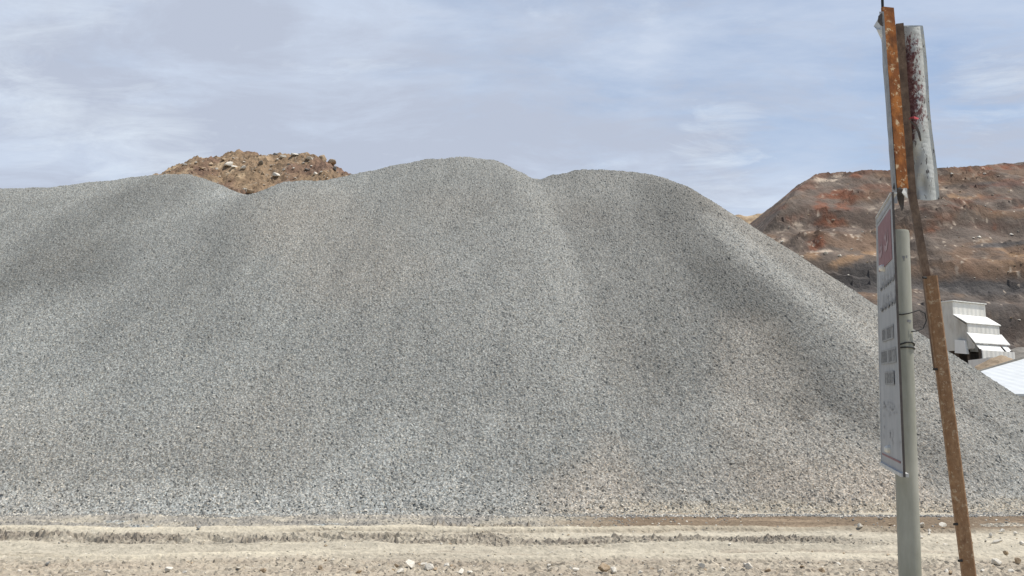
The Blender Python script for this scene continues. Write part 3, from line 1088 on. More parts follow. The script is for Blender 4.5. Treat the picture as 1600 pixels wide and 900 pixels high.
def stroke_on(bm, pts, w, h0, h1):
    """a thick curved pen stroke on the board in (s,t)"""
    L, Rr = [], []
    for i, (s, t) in enumerate(pts):
        a, b = pts[max(i - 1, 0)], pts[min(i + 1, len(pts) - 1)]
        dx, dy = (b[0] - a[0]) * .74, (b[1] - a[1]) * 1.25
        l = math.hypot(dx, dy) + 1e-9
        ww = w * (.55 + .45 * math.sin(math.pi * (i + .6) / (len(pts) + .2)))
        ox, oy = -dy / l * ww / .74, dx / l * ww / 1.25
        L.append((s + ox, t + oy)); Rr.append((s - ox, t - oy))
    poly = L + Rr[::-1]
    top = [bm.verts.new(B(*q, h1)) for q in poly]
    m = len(L)
    for i in range(m - 1):
        bm.faces.new((top[i], top[i + 1], top[2 * m - 2 - i], top[2 * m - 1 - i]))


bm = bmesh.new()
slab_on(bm, 0, 1, 0, 1, -.001, .006)
bo = part('board', bm, M['board'], sign)
bm = bmesh.new()
slab_on(bm, -.012, 1.002, -.006, .0, -.016, .012)
slab_on(bm, -.012, 1.002, 1.0, 1.012, -.016, .016)
slab_on(bm, -.022, 0, 0, 1, -.016, .010)
part('rim', bm, M['board_rim'], sign)
bm = bmesh.new()
slab_on(bm, 1.002, 1.010, -.006, 1.012, -.0025, .0065)
part('edge_frame', bm, M['board_edge'], sign)
bm = bmesh.new()
slab_on(bm, .04, .96, .022, .030, .006, .008)
part('border_line', bm, M['faded_ink'], sign)
bm = bmesh.new()
slab_on(bm, .09, .90, .045, .233, .006, .008)
rp = part('red_panel', bm, M['red'], sign)
bm = bmesh.new()
rr = random.Random(4)
# heading in a flowing script, faded to white (illegible in the photograph): joined bowls with tall strokes
stroke_on(bm, [(.16, .165), (.22, .175), (.30, .172), (.36, .160), (.38, .145)], .014, 0, .0095)
stroke_on(bm, [(.22, .150), (.25, .142), (.29, .150), (.27, .160)], .012, 0, .0096)
stroke_on(bm, [(.33, .125), (.34, .15), (.36, .172)], .011, 0, .0094)
stroke_on(bm, [(.50, .155), (.56, .172), (.66, .170), (.73, .150)], .015, 0, .0095)
stroke_on(bm, [(.60, .110), (.62, .135), (.66, .160)], .012, 0, .0094)
stroke_on(bm, [(.72, .105), (.73, .13), (.75, .158)], .012, 0, .0094)
stroke_on(bm, [(.52, .130), (.56, .122), (.60, .132)], .011, 0, .0096)
part('lettering', bm, M['fadedwhite'], rp, 'faded white script heading')
bm = bmesh.new()
for t0, seedk in ((.300, 1), (.385, 2)):
    r2 = random.Random(seedk)
    s = .14
    while s < .88:
        w = r2.uniform(.09, .17)
        stroke_on(bm, [(s, t0 + r2.uniform(-.006, 0)), (s + w * .3, t0 + .010), (s + w * .7, t0 + .009), (s + w, t0 - r2.uniform(.004, .014))], .0085, 0, .0085)
        if r2.random() < .8:
            sx = s + w * r2.uniform(.2, .9)
            stroke_on(bm, [(sx, t0 - r2.uniform(.04, .055)), (sx + .01, t0 - .02), (sx + .015, t0 + .006)], .006, 0, .0088)
        if r2.random() < .6:
            stroke_on(bm, [(s + w * .4, t0 - .026), (s + w * .55, t0 - .022)], .008, 0, .0091)
        s += w + r2.uniform(.02, .05)
part('script_lines', bm, M['ink'], sign, 'two lines of dark flowing script')
for s0, s1, t0, t1, words in ((.20, .82, .470, .523, (3, 5)), (.10, .90, .555, .612, (5, 5)), (.30, .76, .640, .692, (5,))):
    bm = bmesh.new()
    slab_on(bm, s0, s1, t0, t1, .006, .0075)
    blk = part('text_block', bm, M['faded_ink'], sign)
    tot = sum(words) + len(words) - 1
    i = 0
    for wl in words:
        for q in range(wl):
            bm = bmesh.new()
            a = s0 + (s1 - s0) * (i + .12) / tot
            b = s0 + (s1 - s0) * (i + .80) / tot
            th = (s1 - s0) / tot * .26
            m0, m1 = t0 + (t1 - t0) * .12, t0 + (t1 - t0) * .88
            slab_on(bm, a, a + th, m0, m1, .0075, .0085)
            k = rr.random()
            if k < .7: slab_on(bm, b - th, b, m0, m1, .0075, .0085)
            if k > .3: slab_on(bm, a + th, b - th if k < .7 else b, m0, m0 + .006, .0075, .0084)
            if .2 < k < .9: slab_on(bm, a + th, b - th if k < .7 else b, (m0 + m1) / 2, (m0 + m1) / 2 + .006, .0075, .0083)
            part('letter', bm, M['ink'], blk)
            i += 1
        i += 1
bm = bmesh.new()
r3 = random.Random(9)
for k in range(34):
    s, t = r3.uniform(.10, .92), r3.choice((.775, .79, .87, .885, .76))
    t += r3.uniform(-.02, .02)
    stroke_on(bm, [(s, t), (s + r3.uniform(.005, .03), t + r3.uniform(.002, .018)), (s + r3.uniform(.01, .05), t + r3.uniform(.004, .02))], .004, 0, .0085)
part('small_print', bm, M['faded_ink'], sign, 'worn scraps of small print')
bm = bmesh.new()
slab_on(bm, .04, .92, .962, .969, .006, .008)
part('red_line', bm, M['red'], sign)
for s, t in ((.42, .236), (.44, .935)):
    bm = bmesh.new()
    tube(bm, [B(s, t, .004), B(s, t, .018), B(s, t, .030)], [.017, .017, .010], 10)
    part('bolt', bm, M['white'], sign)
# clamps and cable ties round the post
right = Vector((1, 0, 0))


def post_pt(py, ang, r):
    c = pt_top.lerp(pt_low, (py - 361) / (900 - 361))
    return c + Vector((math.cos(ang), math.sin(ang), 0)) * r


for py, rr_, wdt in ((545, .0035, 2.2), (553, .0035, 1.0)):
    bm = bmesh.new()
    tube(bm, [post_pt(py + 2.5 * math.sin(a * wdt), a, PR + .004) for a in np.linspace(0, 2 * math.pi, 33)], rr_, 6)
    part('cable_tie', bm, M['black'], sign)
bm = bmesh.new()
lp = [post_pt(497, R(205), PR + .004), post_pt(499, R(250), PR + .006), post_pt(497, R(285), PR + .012), post_pt(492, R(320), PR + .03), post_pt(496, R(345), PR + .055),
      post_pt(508, R(350), PR + .062), post_pt(520, R(345), PR + .045), post_pt(524, R(330), PR + .02), post_pt(526, R(300), PR + .004)]
tube(bm, lp, .0028, 6)
part('wire_loop', bm, M['black'], sign)
# two short clamp arms that join board and post
for t in (.28, .80):
    bm = bmesh.new()
    c = B(.42, t, -.006)
    tgt = pt_top.lerp(pt_low, (c.z - pt_top.z) / (pt_low.z - pt_top.z))
    tube(bm, [c, tgt], .012, 8)
    part('clamp', bm, M['dull_metal'], sign)
# old marker scuffs on the post
for py, a0, a1 in ((405, 262, 276), (404, 283, 292), (409, 268, 273), (507, 275, 305)):
    bm = bmesh.new()
    st_ = [post_pt(py, R(a), PR + .0012) for a in np.linspace(a0, a1, 5)]
    sb_ = [post_pt(py + 4, R(a), PR + .0012) for a in np.linspace(a0, a1, 5)]
    tv = [bm.verts.new(p) for p in st_]
    bv = [bm.verts.new(p) for p in sb_]
    for k in range(4): bm.faces.new((tv[k], tv[k + 1], bv[k + 1], bv[k]))
    part('scuff_mark', bm, M['ink'], sign)

# ---------------------------------------------------------------- leaning rusty pole with the wrecked sign on top
YQ = 4.45
q_low, q_top = at(1514, 900, YQ), at(1453.5, 432, YQ)
qd = (q_top - q_low).normalized()
qb = q_low - qd * (q_low.z / qd.z)
pole = empty('leaning_sign_pole', (qb.x, qb.y, 0))
tag(pole, 'leaning rusty steel pole carrying a narrow rusted frame and a peeling red and white sheet', 'sign pole')
SQ = .060
ufr = Vector((math.cos(R(-17)), math.sin(R(-17)), 0))
bm = bmesh.new()
extrude_profile(bm, rect(SQ, SQ, .006), qb - qd * .05, q_top, ufr)
part('pole', bm, M['brown_rust'], pole)
bm = bmesh.new()
for py, dx in ((819, -11.5), (876, -11.5), (577, -12.5), (434, -11)):
    c = at(1454.5 + (1514 - 1454.5) * (py - 432) / (900 - 432) + dx, py, YQ - .02)
    tube(bm, [c + Vector((.012, 0, 0)), c + Vector((-.008, -.004, 0))], .006, 8)
part('bolt_stub', bm, M['black'], pole)
# angle iron welded along the pole's left side
a0 = at(1465, 578, YQ + .045)
a05 = at(1448, 436, YQ + .045)
a1 = at(1425, 303, YQ + .045)
a2 = at(1405.3, 38, YQ + .03)
bm = bmesh.new()
angle = [(-.018, -.018), (.018, -.018), (.018, -.013), (-.013, -.013), (-.013, .018), (-.018, .018)]
extrude_profile(bm, angle, a0, a05, ufr, 4, .0006)
part('angle_iron', bm, M['dark_rust'], pole)
bm = bmesh.new()
extrude_profile(bm, angle, a05, a1, ufr, 6, .0006)
part('angle_iron', bm, M['dark_rust'], pole)
bm = bmesh.new()
extrude_profile(bm, [(a * 1.05, b * .8) for a, b in angle], a1, a2, ufr, 6, .0008)
part('angle_iron', bm, M['dark_rust'], pole)
# rusty channel
c0, c1 = at(1411, 294, YQ - .10), at(1388.5, 11, YQ - .10)
wch = 19.5 * (YQ - .1) / F
uch = Vector((math.cos(R(14)), math.sin(R(14)), 0))
bm = bmesh.new()
w_, d_, t_ = wch * 1.06, .018, .004
extrude_profile(bm, [(-w_ / 2, d_), (-w_ / 2, 0), (w_ / 2, 0), (w_ / 2, d_), (w_ / 2 - t_, d_), (w_ / 2 - t_, t_), (-w_ / 2 + t_, t_), (-w_ / 2 + t_, d_)], c0, c1, uch, 18, .0007)
part('channel', bm, M['orange_rust'], pole, 'bright orange rusted channel')


def sheet(bm, rows_, thick):
    """rows_ = list of rows of points -> solid sheet"""
    top = [[bm.verts.new(p) for p in r_] for r_ in rows_]
    for A, Bq in zip(top[:-1], top[1:]):
        for k in range(len(A) - 1):
            bm.faces.new((A[k], A[k + 1], Bq[k + 1], Bq[k]))
    bmesh.ops.recalc_face_normals(bm, faces=bm.faces)
    bmesh.ops.solidify(bm, geom=bm.faces[:], thickness=thick)


# grey bent sheet along the channel's left side
bm = bmesh.new()
rows_ = []
r5 = random.Random(3)
for i in range(19):
    k = i / 18
    py = 18 + (318 - 18) * k
    xr = 1381 + (1402.5 - 1381) * k
    xl = xr - 6.2 - 1.2 * r5.random()
    rows_.append([at(xl, py, YQ - .02 + .004 * r5.random()), at((xl + xr) / 2 - .7, py, YQ - .085), at(xr, py, YQ - .125)])
sheet(bm, rows_, .002)
part('bent_sheet', bm, M['dull_metal'], pole)
# crumpled white tab near its top
bm = bmesh.new()
sheet(bm, [[at(1375, 20, YQ), at(1379, 18, YQ - .07)], [at(1371, 31, YQ - .01), at(1377, 30, YQ - .08)], [at(1365, 41, YQ + .03), at(1377.5, 39, YQ - .07)],
           [at(1369.5, 46, YQ - .05), at(1378, 46, YQ - .08)], [at(1374, 56, YQ), at(1379.5, 58, YQ - .08)], [at(1378.5, 66, YQ - .02), at(1380, 66, YQ - .07)]], .002)
part('crumpled_tab', bm, M['pale_sheet'], pole, 'crumpled white sheet tab')
bm = bmesh.new()
sheet(bm, [[at(1372.5, 25, YQ - .09), at(1378.5, 20, YQ - .1)], [at(1371.3, 34, YQ - .09), at(1378.5, 32, YQ - .1)], [at(1376, 40, YQ - .09), at(1379.5, 41, YQ - .1)]], .002)
part('torn_flap', bm, M['board_edge'], pole, 'dark torn flap')
# torn pieces at the bottom
bm = bmesh.new()
sheet(bm, [[at(1396.5, 286, YQ - .1), at(1401, 290, YQ - .1)], [at(1395, 294, YQ - .1), at(1411, 296, YQ - .11)], [at(1400, 304, YQ - .07), at(1413, 306, YQ - .1)],
           [at(1405, 318, YQ - .06), at(1412.5, 318, YQ - .09)], [at(1409.5, 330, YQ - .05), at(1412, 326, YQ - .08)]], .002)
part('torn_flap', bm, M['board_edge'], pole, 'dark torn flap')
bm = bmesh.new()
sheet(bm, [[at(1412, 294, YQ - .12), at(1417, 294, YQ - .12)], [at(1409, 301, YQ - .13), at(1417, 303, YQ - .12)], [at(1415, 309, YQ - .12), at(1418, 310, YQ - .12)]], .002)
part('crumpled_tab', bm, M['pale_sheet'], pole, 'small white scrap below the channel')
# black rod sticking out of the top
bm = bmesh.new()
tube(bm, [at(1379.5, 24, YQ - .06), at(1378, -22, YQ - .06)], .0075, 8)
part('rod', bm, M['black'], pole)
# peeling half-round sheet
bm = bmesh.new()
rows_ = []
NC = 14
NRW = 40
for i in range(NRW + 1):
    k = i / NRW
    py = 40 + (311 - 40) * k
    xl = 1409.5 + (1429 - 1409.5) * k
    xr = 1442 + (1467.5 - 1442) * k + 1.2 * math.sin(k * 9)
    row_ = []
    for j in range(NC + 1):
        m = j / NC
        bulge = .032 * math.sin(math.pi * min(1, m * 1.15)) ** .8
        dent = .035 * math.exp(-(((m - .36) / .2) ** 2 + ((k - .93) / .055) ** 2))
        buck = .006 * math.sin(k * 17 + m * 4) + .004 * math.sin(k * 41 + m * 9)
        if k > .68: xle = xl + 3.0 * sm(.68, .75, k)
        else: xle = xl + 1.2 * math.sin(k * 23)
        row_.append(at(xle + (xr - xle) * m, py + (2.0 * math.sin(m * 3.1) if i in (0, NRW) else 0), YQ + .035 - bulge + dent + buck + .02 * (1 - m)))
    for m in (.92, .6, .3, .05):
        row_.append(at(xle + (xr - xle) * m, py, YQ + .05 + .012 * math.sin(math.pi * m)))
    rows_.append(row_)
sheet(bm, rows_, .0025)
pl = part('peeling_sheet', bm, M['peel'], pole, 'grey white half round sheet with peeling dark red paint')
co = np.empty(len(pl.data.vertices) * 3, np.float32)
pl.data.vertices.foreach_get('co', co)
co = co.reshape(-1, 3) + np.array(pole.location)
pu, pv = proj(co[:, 0], co[:, 1], co[:, 2])
kk = np.clip((pv - 40) / 271, 0, 1)
mm = np.clip((pu - (1411.5 + 18.5 * kk)) / (30.5 + 7 * kk), 0, 1)
redness = .21 * np.exp(-(mm / .28) ** 2) * sm(.10, .25, kk) * sm(.74, .66, kk) + .10 * sm(.90, .60, mm) * sm(.02, .08, kk) * sm(.66, .5, kk) - .05 * sm(.55, .72, kk)
at_ = pl.data.attributes.new('tint', 'FLOAT_COLOR', 'POINT')
at_.data.foreach_set('color', np.stack([redness, redness * 0, redness * 0, redness * 0 + 1], 1).astype(np.float32).ravel())
# torn red flap and dark scratch on it
bm = bmesh.new()
sheet(bm, [[at(1420, 187, YQ - .03), at(1422, 184, YQ - .04)], [at(1428, 182, YQ - .06), at(1428, 185.5, YQ - .065)], [at(1436, 185, YQ - .05), at(1434, 187, YQ - .06)]], .0015)
part('paint_flap', bm, mat_plain('bright_red', (.42, .06, .07), (.3, .05, .05), 30), pole, 'bright red curl of paint')
bm = bmesh.new()
sheet(bm, [[at(1421, 190, YQ - .035), at(1424, 189, YQ - .04)], [at(1430, 198, YQ - .045), at(1433, 196, YQ - .05)], [at(1434, 209, YQ - .045), at(1438, 207, YQ - .05)],
           [at(1437.5, 221, YQ - .04), at(1440, 220, YQ - .05)]], .0015)
part('torn_strip', bm, M['board_edge'], pole, 'dark torn strip hanging on the sheet')

# ---------------------------------------------------------------- white plant house behind the heap
Yk = 100.0
XL = at(1488, 480, Yk).x
WK = 52 * Yk / F


RHO = R(30)                    # the house front is turned towards the right
KU = Vector((math.cos(RHO), math.sin(RHO), 0))
KB = Vector((-math.sin(RHO), math.cos(RHO), 0))
KP = Vector((XL, Yk, 0))
WK = WK / (math.cos(RHO) - .5 * math.sin(RHO))


def kp(px, py):
    """point on the left wall plane seen at a pixel, as (distance behind the front corner, height)"""
    d = Vector(ray(px, py))
    t = KP.dot(KU) / d.dot(KU)
    p = d * t
    return (p - KP).dot(KB), EYE + p.z


def prism(bm, prof, x0, x1):
    def P(x, y, z):
        q = KP + KU * (x - XL) + KB * y
        return bm.verts.new((q.x, q.y, z))
    a = [P(x0, y, z) for y, z in prof]
    b = [P(x1, y, z) for y, z in prof]
    bm.faces.new(a); bm.faces.new(b[::-1])
    m = len(prof)
    for k in range(m): bm.faces.new((a[k], a[(k + 1) % m], b[(k + 1) % m], b[k]))


T0 = kp(1464, 473.5)
T1 = kp(1488, 475)
T2 = kp(1488, 490)
E1 = kp(1509, 504)
E1b = kp(1511, 519)
E2 = kp(1522, 535)
house = empty('plant_house', (XL + WK / 2, Yk, 0))
tag(house, 'stepped white sheet metal plant house on dark legs at the foot of the red hillside', 'plant building')
zb = kp(1490, 548)[1]
bm = bmesh.new()
prism(bm, [(T0[0], T0[1]), (T1[0], T0[1]), (T1[0], zb), (T0[0], zb)], XL, XL + .12)
prism(bm, [(T1[0] - .003, T2[1] - .25), (E1[0], E1[1] - .2), (E1[0], E1b[1] - .1), (E2[0], E2[1] - .2), (E2[0], zb + .1), (T1[0] - .003, zb + .1)], XL + .01, XL + .13)
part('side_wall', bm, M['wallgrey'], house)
bm = bmesh.new()
prism(bm, [(T1[0], T0[1] - .05), (T1[0] + .1, T0[1] - .05), (T1[0] + .1, zb), (T1[0], zb)], XL + .12, XL + WK)
prism(bm, [(T0[0], T0[1] - .05), (T0[0] - .1, T0[1] - .05), (T0[0] - .1, zb), (T0[0], zb)], XL + .12, XL + WK)
prism(bm, [(T0[0], T0[1]), (T1[0], T0[1]), (T1[0], zb), (T0[0], zb)], XL + WK, XL + WK + .1)
part('front_wall', bm, M['wallwhite'], house)
bm = bmesh.new()
prism(bm, [(T0[0] + .15, T0[1]), (T1[0] - .15, T0[1]), (T1[0] - .15, T0[1] + .12), (T0[0] + .15, T0[1] + .12)], XL - .1, XL + WK + .2)
part('roof', bm, M['roofwhite'], house)
zt = T2[1] - .05
bm = bmesh.new()
prism(bm, [(T1[0] - .02, zt), (E1[0] - .18, E1[1]), (E1[0] - .18, E1[1] - .1), (T1[0] - .02, zt - .12)], XL - .08, XL + WK + .25)
part('roof', bm, M['roofwhite'], house)
bm = bmesh.new()
prism(bm, [(E1[0], E1[1] - .12), (E1[0] - .1, E1[1] - .12), (E1[0] - .1, E1b[1]), (E1[0], E1b[1])], XL + .13, XL + WK)
part('front_wall', bm, M['wallwhite'], house)
bm = bmesh.new()
prism(bm, [(E1[0] - .05, E1b[1] + .02), (E2[0] - .15, E2[1]), (E2[0] - .15, E2[1] - .1), (E1[0] - .05, E1b[1] - .1)], XL - .05, XL + WK + .45)
part('roof', bm, M['roofwhite'], house)
E3a, E3 = kp(1523, 537), kp(1531, 548)
bm = bmesh.new()
for u0, u1 in ((.05, .77), (.84, 1.02)):
    prism(bm, [(E3a[0] + .1, E3a[1]), (E3[0], E3[1]), (E3[0], E3[1] - .08), (E3a[0] + .1, E3a[1] - .08)], XL + WK * u0, XL + WK * u1)
part('roof', bm, M['roofwhite'], house)
zlow = at(1560, 561, Yk + 2 - 5).z
bm = bmesh.new()
prism(bm, [(E3[0] - .1, E3[1] + .05), (E3[0] - .2, E3[1] + .05), (E3[0] - .2, zlow), (E3[0] - .1, zlow)], XL + .15, XL + WK + .1)
part('apron_panel', bm, M['wallwhite'], house)
bm = bmesh.new()
prism(bm, [(E2[0] + .15, E2[1] - .3), (E3[0] + .2, E3[1] - .3), (E3[0] + .2, .0), (E2[0] + .15, .0)], XL + .9, XL + WK - .1)
prism(bm, [(T0[0] - .3, zb + .1), (T1[0] + .3, zb + .1), (T1[0] + .3, 0), (T0[0] - .3, 0)], XL + .6, XL + WK - .2)
part('machinery', bm, M['darksteel'], house)
for lx in (XL + .12, XL + WK - .15):
    for ly in (T0[0] - .2, T1[0] - .2, E1[0], E3[0] + .05):
        bm = bmesh.new()
        q = KP + KU * (lx - XL) + KB * ly
        boxw(bm, (q.x, q.y, (zb - .2) / 2), KU, KB, Vector((0, 0, 1)), .22, .22, zb + .2)
        part('leg', bm, M['darksteel'], house)
bm = bmesh.new()
prism(bm, [(T1[0] - .3, zb + 1.2), (T1[0] - 1.4, zb + 1.0), (T1[0] - 1.6, zb - .5), (T1[0] - .2, zb - .3)], XL - .5, XL - .02)
part('loose_sheet', bm, M['roofwhite'], house, 'bright loose sheet hanging at the bottom of the side wall')

# low bay wall and the piles in front of the plant house
bay_y = 94.0
b0, b1 = at(1542, 558.5, bay_y), at(1576, 576, bay_y)
bm = bmesh.new()
boxw(bm, ((b0.x + b1.x) / 2, bay_y, b0.z / 2), Vector((1, 0, 0)), Vector((0, 1, 0)), Vector((0, 0, 1)), b1.x - b0.x, .25, b0.z)
bw = empty('bay_wall', ((b0.x + b1.x) / 2, bay_y, 0))
tag(bw, 'pale concrete bay wall below the white plant house behind a tan sand pile', 'wall')
part('panel', bm, M['wallwhite'], bw)
bm = bmesh.new()
boxw(bm, (b0.x + .2, bay_y + 2.1, b0.z / 2), Vector((1, 0, 0)), Vector((0, 1, 0)), Vector((0, 0, 1)), .25, 3.9, b0.z - .1)
part('side_panel', bm, M['wallwhite'], bw)


def pile(name, label, cx, cy, zt_, tan, rad, mat, zb_=0):
    xs = axis([(cx - rad, cx + rad, rad / 30, rad / 30)])
    ys = axis([(cy - rad, cy + rad, rad / 30, rad / 30)])
    X, Y = np.meshgrid(xs, ys)
    r_ = np.sqrt((X - cx) ** 2 + (Y - cy) ** 2 + 2.2)
    Z = zt_ - tan * (r_ - 1.48) + .12 * fbm(X / 1.2, Y / 1.2, 3, 161) + rng.normal(0, .02, X.shape)
    me = grid_mesh(name, np.stack([X, Y, Z], -1), len(xs), len(ys), Z > zb_ - .3)
    tag(link(name, me, mat), label, 'pile')


tp = at(1562, 556.5, 90)
pile('sand_pile', 'tan sand pile in front of the low bay wall below the white plant house', tp.x, tp.y, tp.z, .85, 9, M['sand'])
gp = at(1597, 543, 106)
pile('sand_pile', 'dark grey sand pile between the white plant house and the corrugated shed', gp.x, gp.y, gp.z, .5, 12, M['greysand'])

# ---------------------------------------------------------------- pale corrugated shed at the right edge
P1, P2 = at(1541, 577.5, 70.0), at(1600, 560.5, 76.7)
HIP = Vector((P2.x - P1.x, P2.y - P1.y, P2.z - P1.z))
PITCH = HIP.z / HIP.y
C0 = P1 - HIP * 1.7           # front left corner of the roof, behind the gravel heap
shed = empty('corrugated_shed', (P1.x, P1.y, 0))
tag(shed, 'pale corrugated shed roof with a dark verge, low at the right edge', 'shed')
C1 = C0 + HIP * 3.0
plan = [(C0.x, C0.y), (C0.x + 40, C0.y), (C0.x + 40, C1.y), (C1.x, C1.y)]


def rz(y): return C0.z + PITCH * (y - C0.y)


def slab3(name, lo, hi, mat, infl=0.0):
    bm = bmesh.new()
    a = [bm.verts.new((x_, y_, lo(y_))) for x_, y_ in plan]
    b = [bm.verts.new((x_, y_, hi(y_))) for x_, y_ in plan]
    bm.faces.new(a[::-1]); bm.faces.new(b)
    for k in range(4): bm.faces.new((a[k], a[(k + 1) % 4], b[(k + 1) % 4], b[k]))
    part(name, bm, mat, shed)


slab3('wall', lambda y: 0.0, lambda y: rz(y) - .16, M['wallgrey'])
slab3('roof', lambda y: rz(y) - .15, lambda y: rz(y), M['shed'])
bm = bmesh.new()
sdir = Vector((HIP.y, -HIP.x, 0)).normalized()
ring = []
for q, h1 in ((C0, .10), (P1, .10), (P2, .2), (C1, .3)):
    o_ = Vector((q.x, q.y, rz(q.y)))
    ring.append([bm.verts.new(o_ + sdir * a_ + Vector((0, 0, h_))) for a_, h_ in ((-.10, -.3), (-.003, -.3), (-.003, h1), (-.10, h1))])
for A, Bq in zip(ring[:-1], ring[1:]):
    for k in range(4): bm.faces.new((A[k], A[(k + 1) % 4], Bq[(k + 1) % 4], Bq[k]))
bm.faces.new(ring[0]); bm.faces.new(ring[-1])
part('verge_board', bm, M['greysand'], shed)

# ---------------------------------------------------------------- light, sky, camera
SUN_AZ = R(89)          # from +Y towards +X
SUN_EL = R(65)
sd = Vector((math.sin(SUN_AZ) * math.cos(SUN_EL), math.cos(SUN_AZ) * math.cos(SUN_EL), math.sin(SUN_EL)))
L = bpy.data.lights.new('sun', 'SUN')
L.energy = 4.4
L.angle = R(.6)
L.color = (1, .96, .89)
lo = bpy.data.objects.new('sun', L)
COL.objects.link(lo)
lo.rotation_euler = (-sd).to_track_quat('-Z', 'Y').to_euler()
lo.location = sd * 100

w = bpy.data.worlds.new('World')
S.world = w
w.use_nodes = True
t = w.node_tree
bg = t.nodes['Background']
sk = t.nodes.new('ShaderNodeTexSky')
sk.sky_type = 'NISHITA'
sk.sun_disc = False
sk.sun_elevation = SUN_EL
sk.sun_rotation = SUN_AZ
sk.air_density = 1.0
sk.dust_density = 1.0
bg.inputs[1].default_value = .12


def wn(typ, **kw):
    o = t.nodes.new(typ)
    for k, v in kw.items():
        if k.startswith('i_'): o.inputs[k[2:].replace('_', ' ')].default_value = v
        else: setattr(o, k, v)
    return o


def wm(op, a, b):
    o = wn('ShaderNodeMath', operation=op)
    for s_, v in zip(o.inputs, (a, b)):
        if hasattr(v, 'is_linked'): t.links.new(v, s_)
        else: s_.default_value = v
    return o.outputs[0]


tc = wn('ShaderNodeTexCoord')
sx = wn('ShaderNodeSeparateXYZ')
t.links.new(tc.outputs['Generated'], sx.inputs[0])
zz = wm('ADD', wm('MAXIMUM', sx.outputs[2], 0.0), .16)
cx = wn('ShaderNodeCombineXYZ')
t.links.new(wm('DIVIDE', sx.outputs[0], zz), cx.inputs[0])
t.links.new(wm('DIVIDE', sx.outputs[1], zz), cx.inputs[1])


def cloud(scale, rot, stretch, detail, rough, off, dist=.6):
    mp = wn('ShaderNodeMapping')
    mp.inputs['Rotation'].default_value = (0, 0, rot)
    mp.inputs['Scale'].default_value = stretch
    mp.inputs['Location'].default_value = off
    t.links.new(cx.outputs[0], mp.inputs[0])
    nn = wn('ShaderNodeTexNoise', i_Scale=scale, i_Detail=detail, i_Roughness=rough, i_Distortion=dist)
    t.links.new(mp.outputs[0], nn.inputs['Vector'])
    return nn.outputs['Fac']


def wramp(f, stops):
    r_ = wn('ShaderNodeValToRGB')
    e = r_.color_ramp.elements
    while len(e) < len(stops): e.new(.5)
    for q, (p, v) in zip(e, stops):
        q.position = p
        q.color = (v, v, v, 1)
    t.links.new(f, r_.inputs[0])
    return r_.outputs[0]


def wmix(f, a, b):
    m = wn('ShaderNodeMix', data_type='RGBA')
    for s_, v in ((m.inputs[0], f), (m.inputs[6], a), (m.inputs[7], b)):
        if hasattr(v, 'is_linked'): t.links.new(v, s_)
        elif isinstance(v, (int, float)): s_.default_value = v
        else: s_.default_value = (*v, 1)
    return m.outputs[2]


nrm = wn('ShaderNodeVectorMath', operation='NORMALIZE')
t.links.new(tc.outputs['Generated'], nrm.inputs[0])


def patch(az, el, rad):
    """soft cloud or clearing centred on a compass direction (degrees right of north, degrees up)"""
    d = (math.sin(R(az)) * math.cos(R(el)), math.cos(R(az)) * math.cos(R(el)), math.sin(R(el)))
    o = wn('ShaderNodeVectorMath', operation='DOT_PRODUCT')
    t.links.new(nrm.outputs[0], o.inputs[0])
    o.inputs[1].default_value = d
    m = wn('ShaderNodeMapRange', interpolation_type='SMOOTHSTEP')
    t.links.new(o.outputs['Value'], m.inputs[0])
    m.inputs[1].default_value = math.cos(R(rad))
    m.inputs[2].default_value = 1.0
    return m.outputs[0]


def most(*p):
    r_ = p[0]
    for q in p[1:]: r_ = wm('MAXIMUM', r_, q)
    return r_


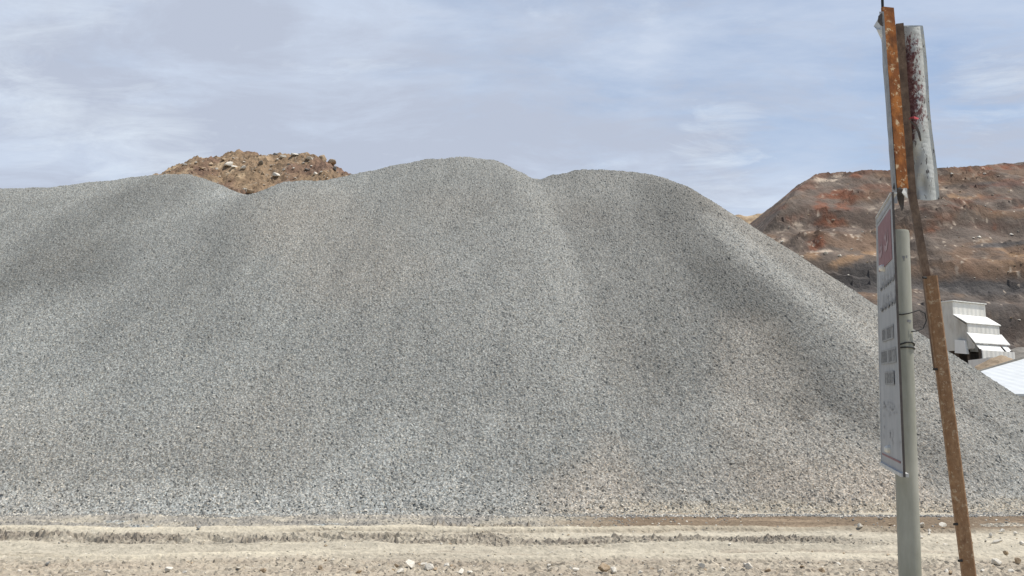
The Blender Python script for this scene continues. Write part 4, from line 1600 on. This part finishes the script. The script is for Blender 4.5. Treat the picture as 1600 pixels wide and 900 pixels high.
clear = most(patch(29, 20, 15), patch(18, 23, 12), wm('MULTIPLY', patch(2, 27, 13), .75), wm('MULTIPLY', patch(33, 12, 9), .8), patch(24, 30, 14))
grey = most(patch(-27, 19, 8), patch(-18, 17, 9), patch(-8, 18, 9), patch(2, 17, 9), patch(-28, 13, 6), patch(-20, 25, 7), wm('MULTIPLY', patch(10, 16, 8), .8),
            wm('MULTIPLY', patch(31, 17, 6), .7))
bright = most(patch(-29, 17, 4.5), patch(-24, 16, 5), patch(-22, 14.5, 4), wm('MULTIPLY', patch(-31, 24, 10), .8), wm('MULTIPLY', patch(13, 12, 6), .8), wm('MULTIPLY', patch(17, 10.5, 5), .8), wm('MULTIPLY', patch(13.5, 17.5, 4), .9),
              wm('MULTIPLY', patch(30, 18, 4), .6))
nA = cloud(1.5, .15, (.8, 1.3, 1), 8, .64, (3.1, 1.7, 0), .4)
nB = cloud(2.3, -.15, (.8, 1.35, 1), 9, .66, (7.7, 2.2, 0), .5)
nC = cloud(3.6, .25, (.8, 1.4, 1), 9, .68, (1.2, 5.5, 0), .9)
veil = wramp(wm('SUBTRACT', nA, wm('MULTIPLY', clear, .30)), [(.12, .32), (.46, .95)])
dark = wramp(wm('ADD', nB, wm('MULTIPLY', grey, .17)), [(.50, 0.0), (.70, .92)])
wisp = wramp(wm('ADD', nC, wm('MULTIPLY', bright, .22)), [(.60, 0.0), (.92, .68)])
c = wmix(veil, sk.outputs[0], (4.65, 5.25, 6.3))
c = wmix(dark, c, (3.75, 4.15, 5.05))
c = wmix(wisp, c, (5.9, 6.5, 7.2))
lowsky = wramp(sx.outputs[2], [(.42, 1.0), (.80, .12)])  # clouds faded overhead, for stronger contrast on the ground
ahead = wramp(wm('ADD', wm('MULTIPLY', sx.outputs[1], .5), .5), [(.42, .12), (.70, 1.0)])  # clouds faded behind the camera, for less fill from the unseen sky
c = wmix(wm('MULTIPLY', lowsky, ahead), sk.outputs[0], c)
t.links.new(c, bg.inputs[0])

cam = bpy.data.cameras.new('camera')
cam.sensor_width = 36
cam.lens = 36 * F / 1600
cam.clip_end = 6000
cam.clip_start = .05
co_ = bpy.data.objects.new('camera', cam)
COL.objects.link(co_)
co_.location = (0, 0, EYE)
co_.rotation_euler = (math.pi / 2 + TH, 0, 0)
S.camera = co_

v = S.view_settings
v.view_transform = 'Standard'
v.look = 'None'
v.exposure = 0.15
v.gamma = 1
v.use_curve_mapping = False
S.cycles.max_bounces = 4
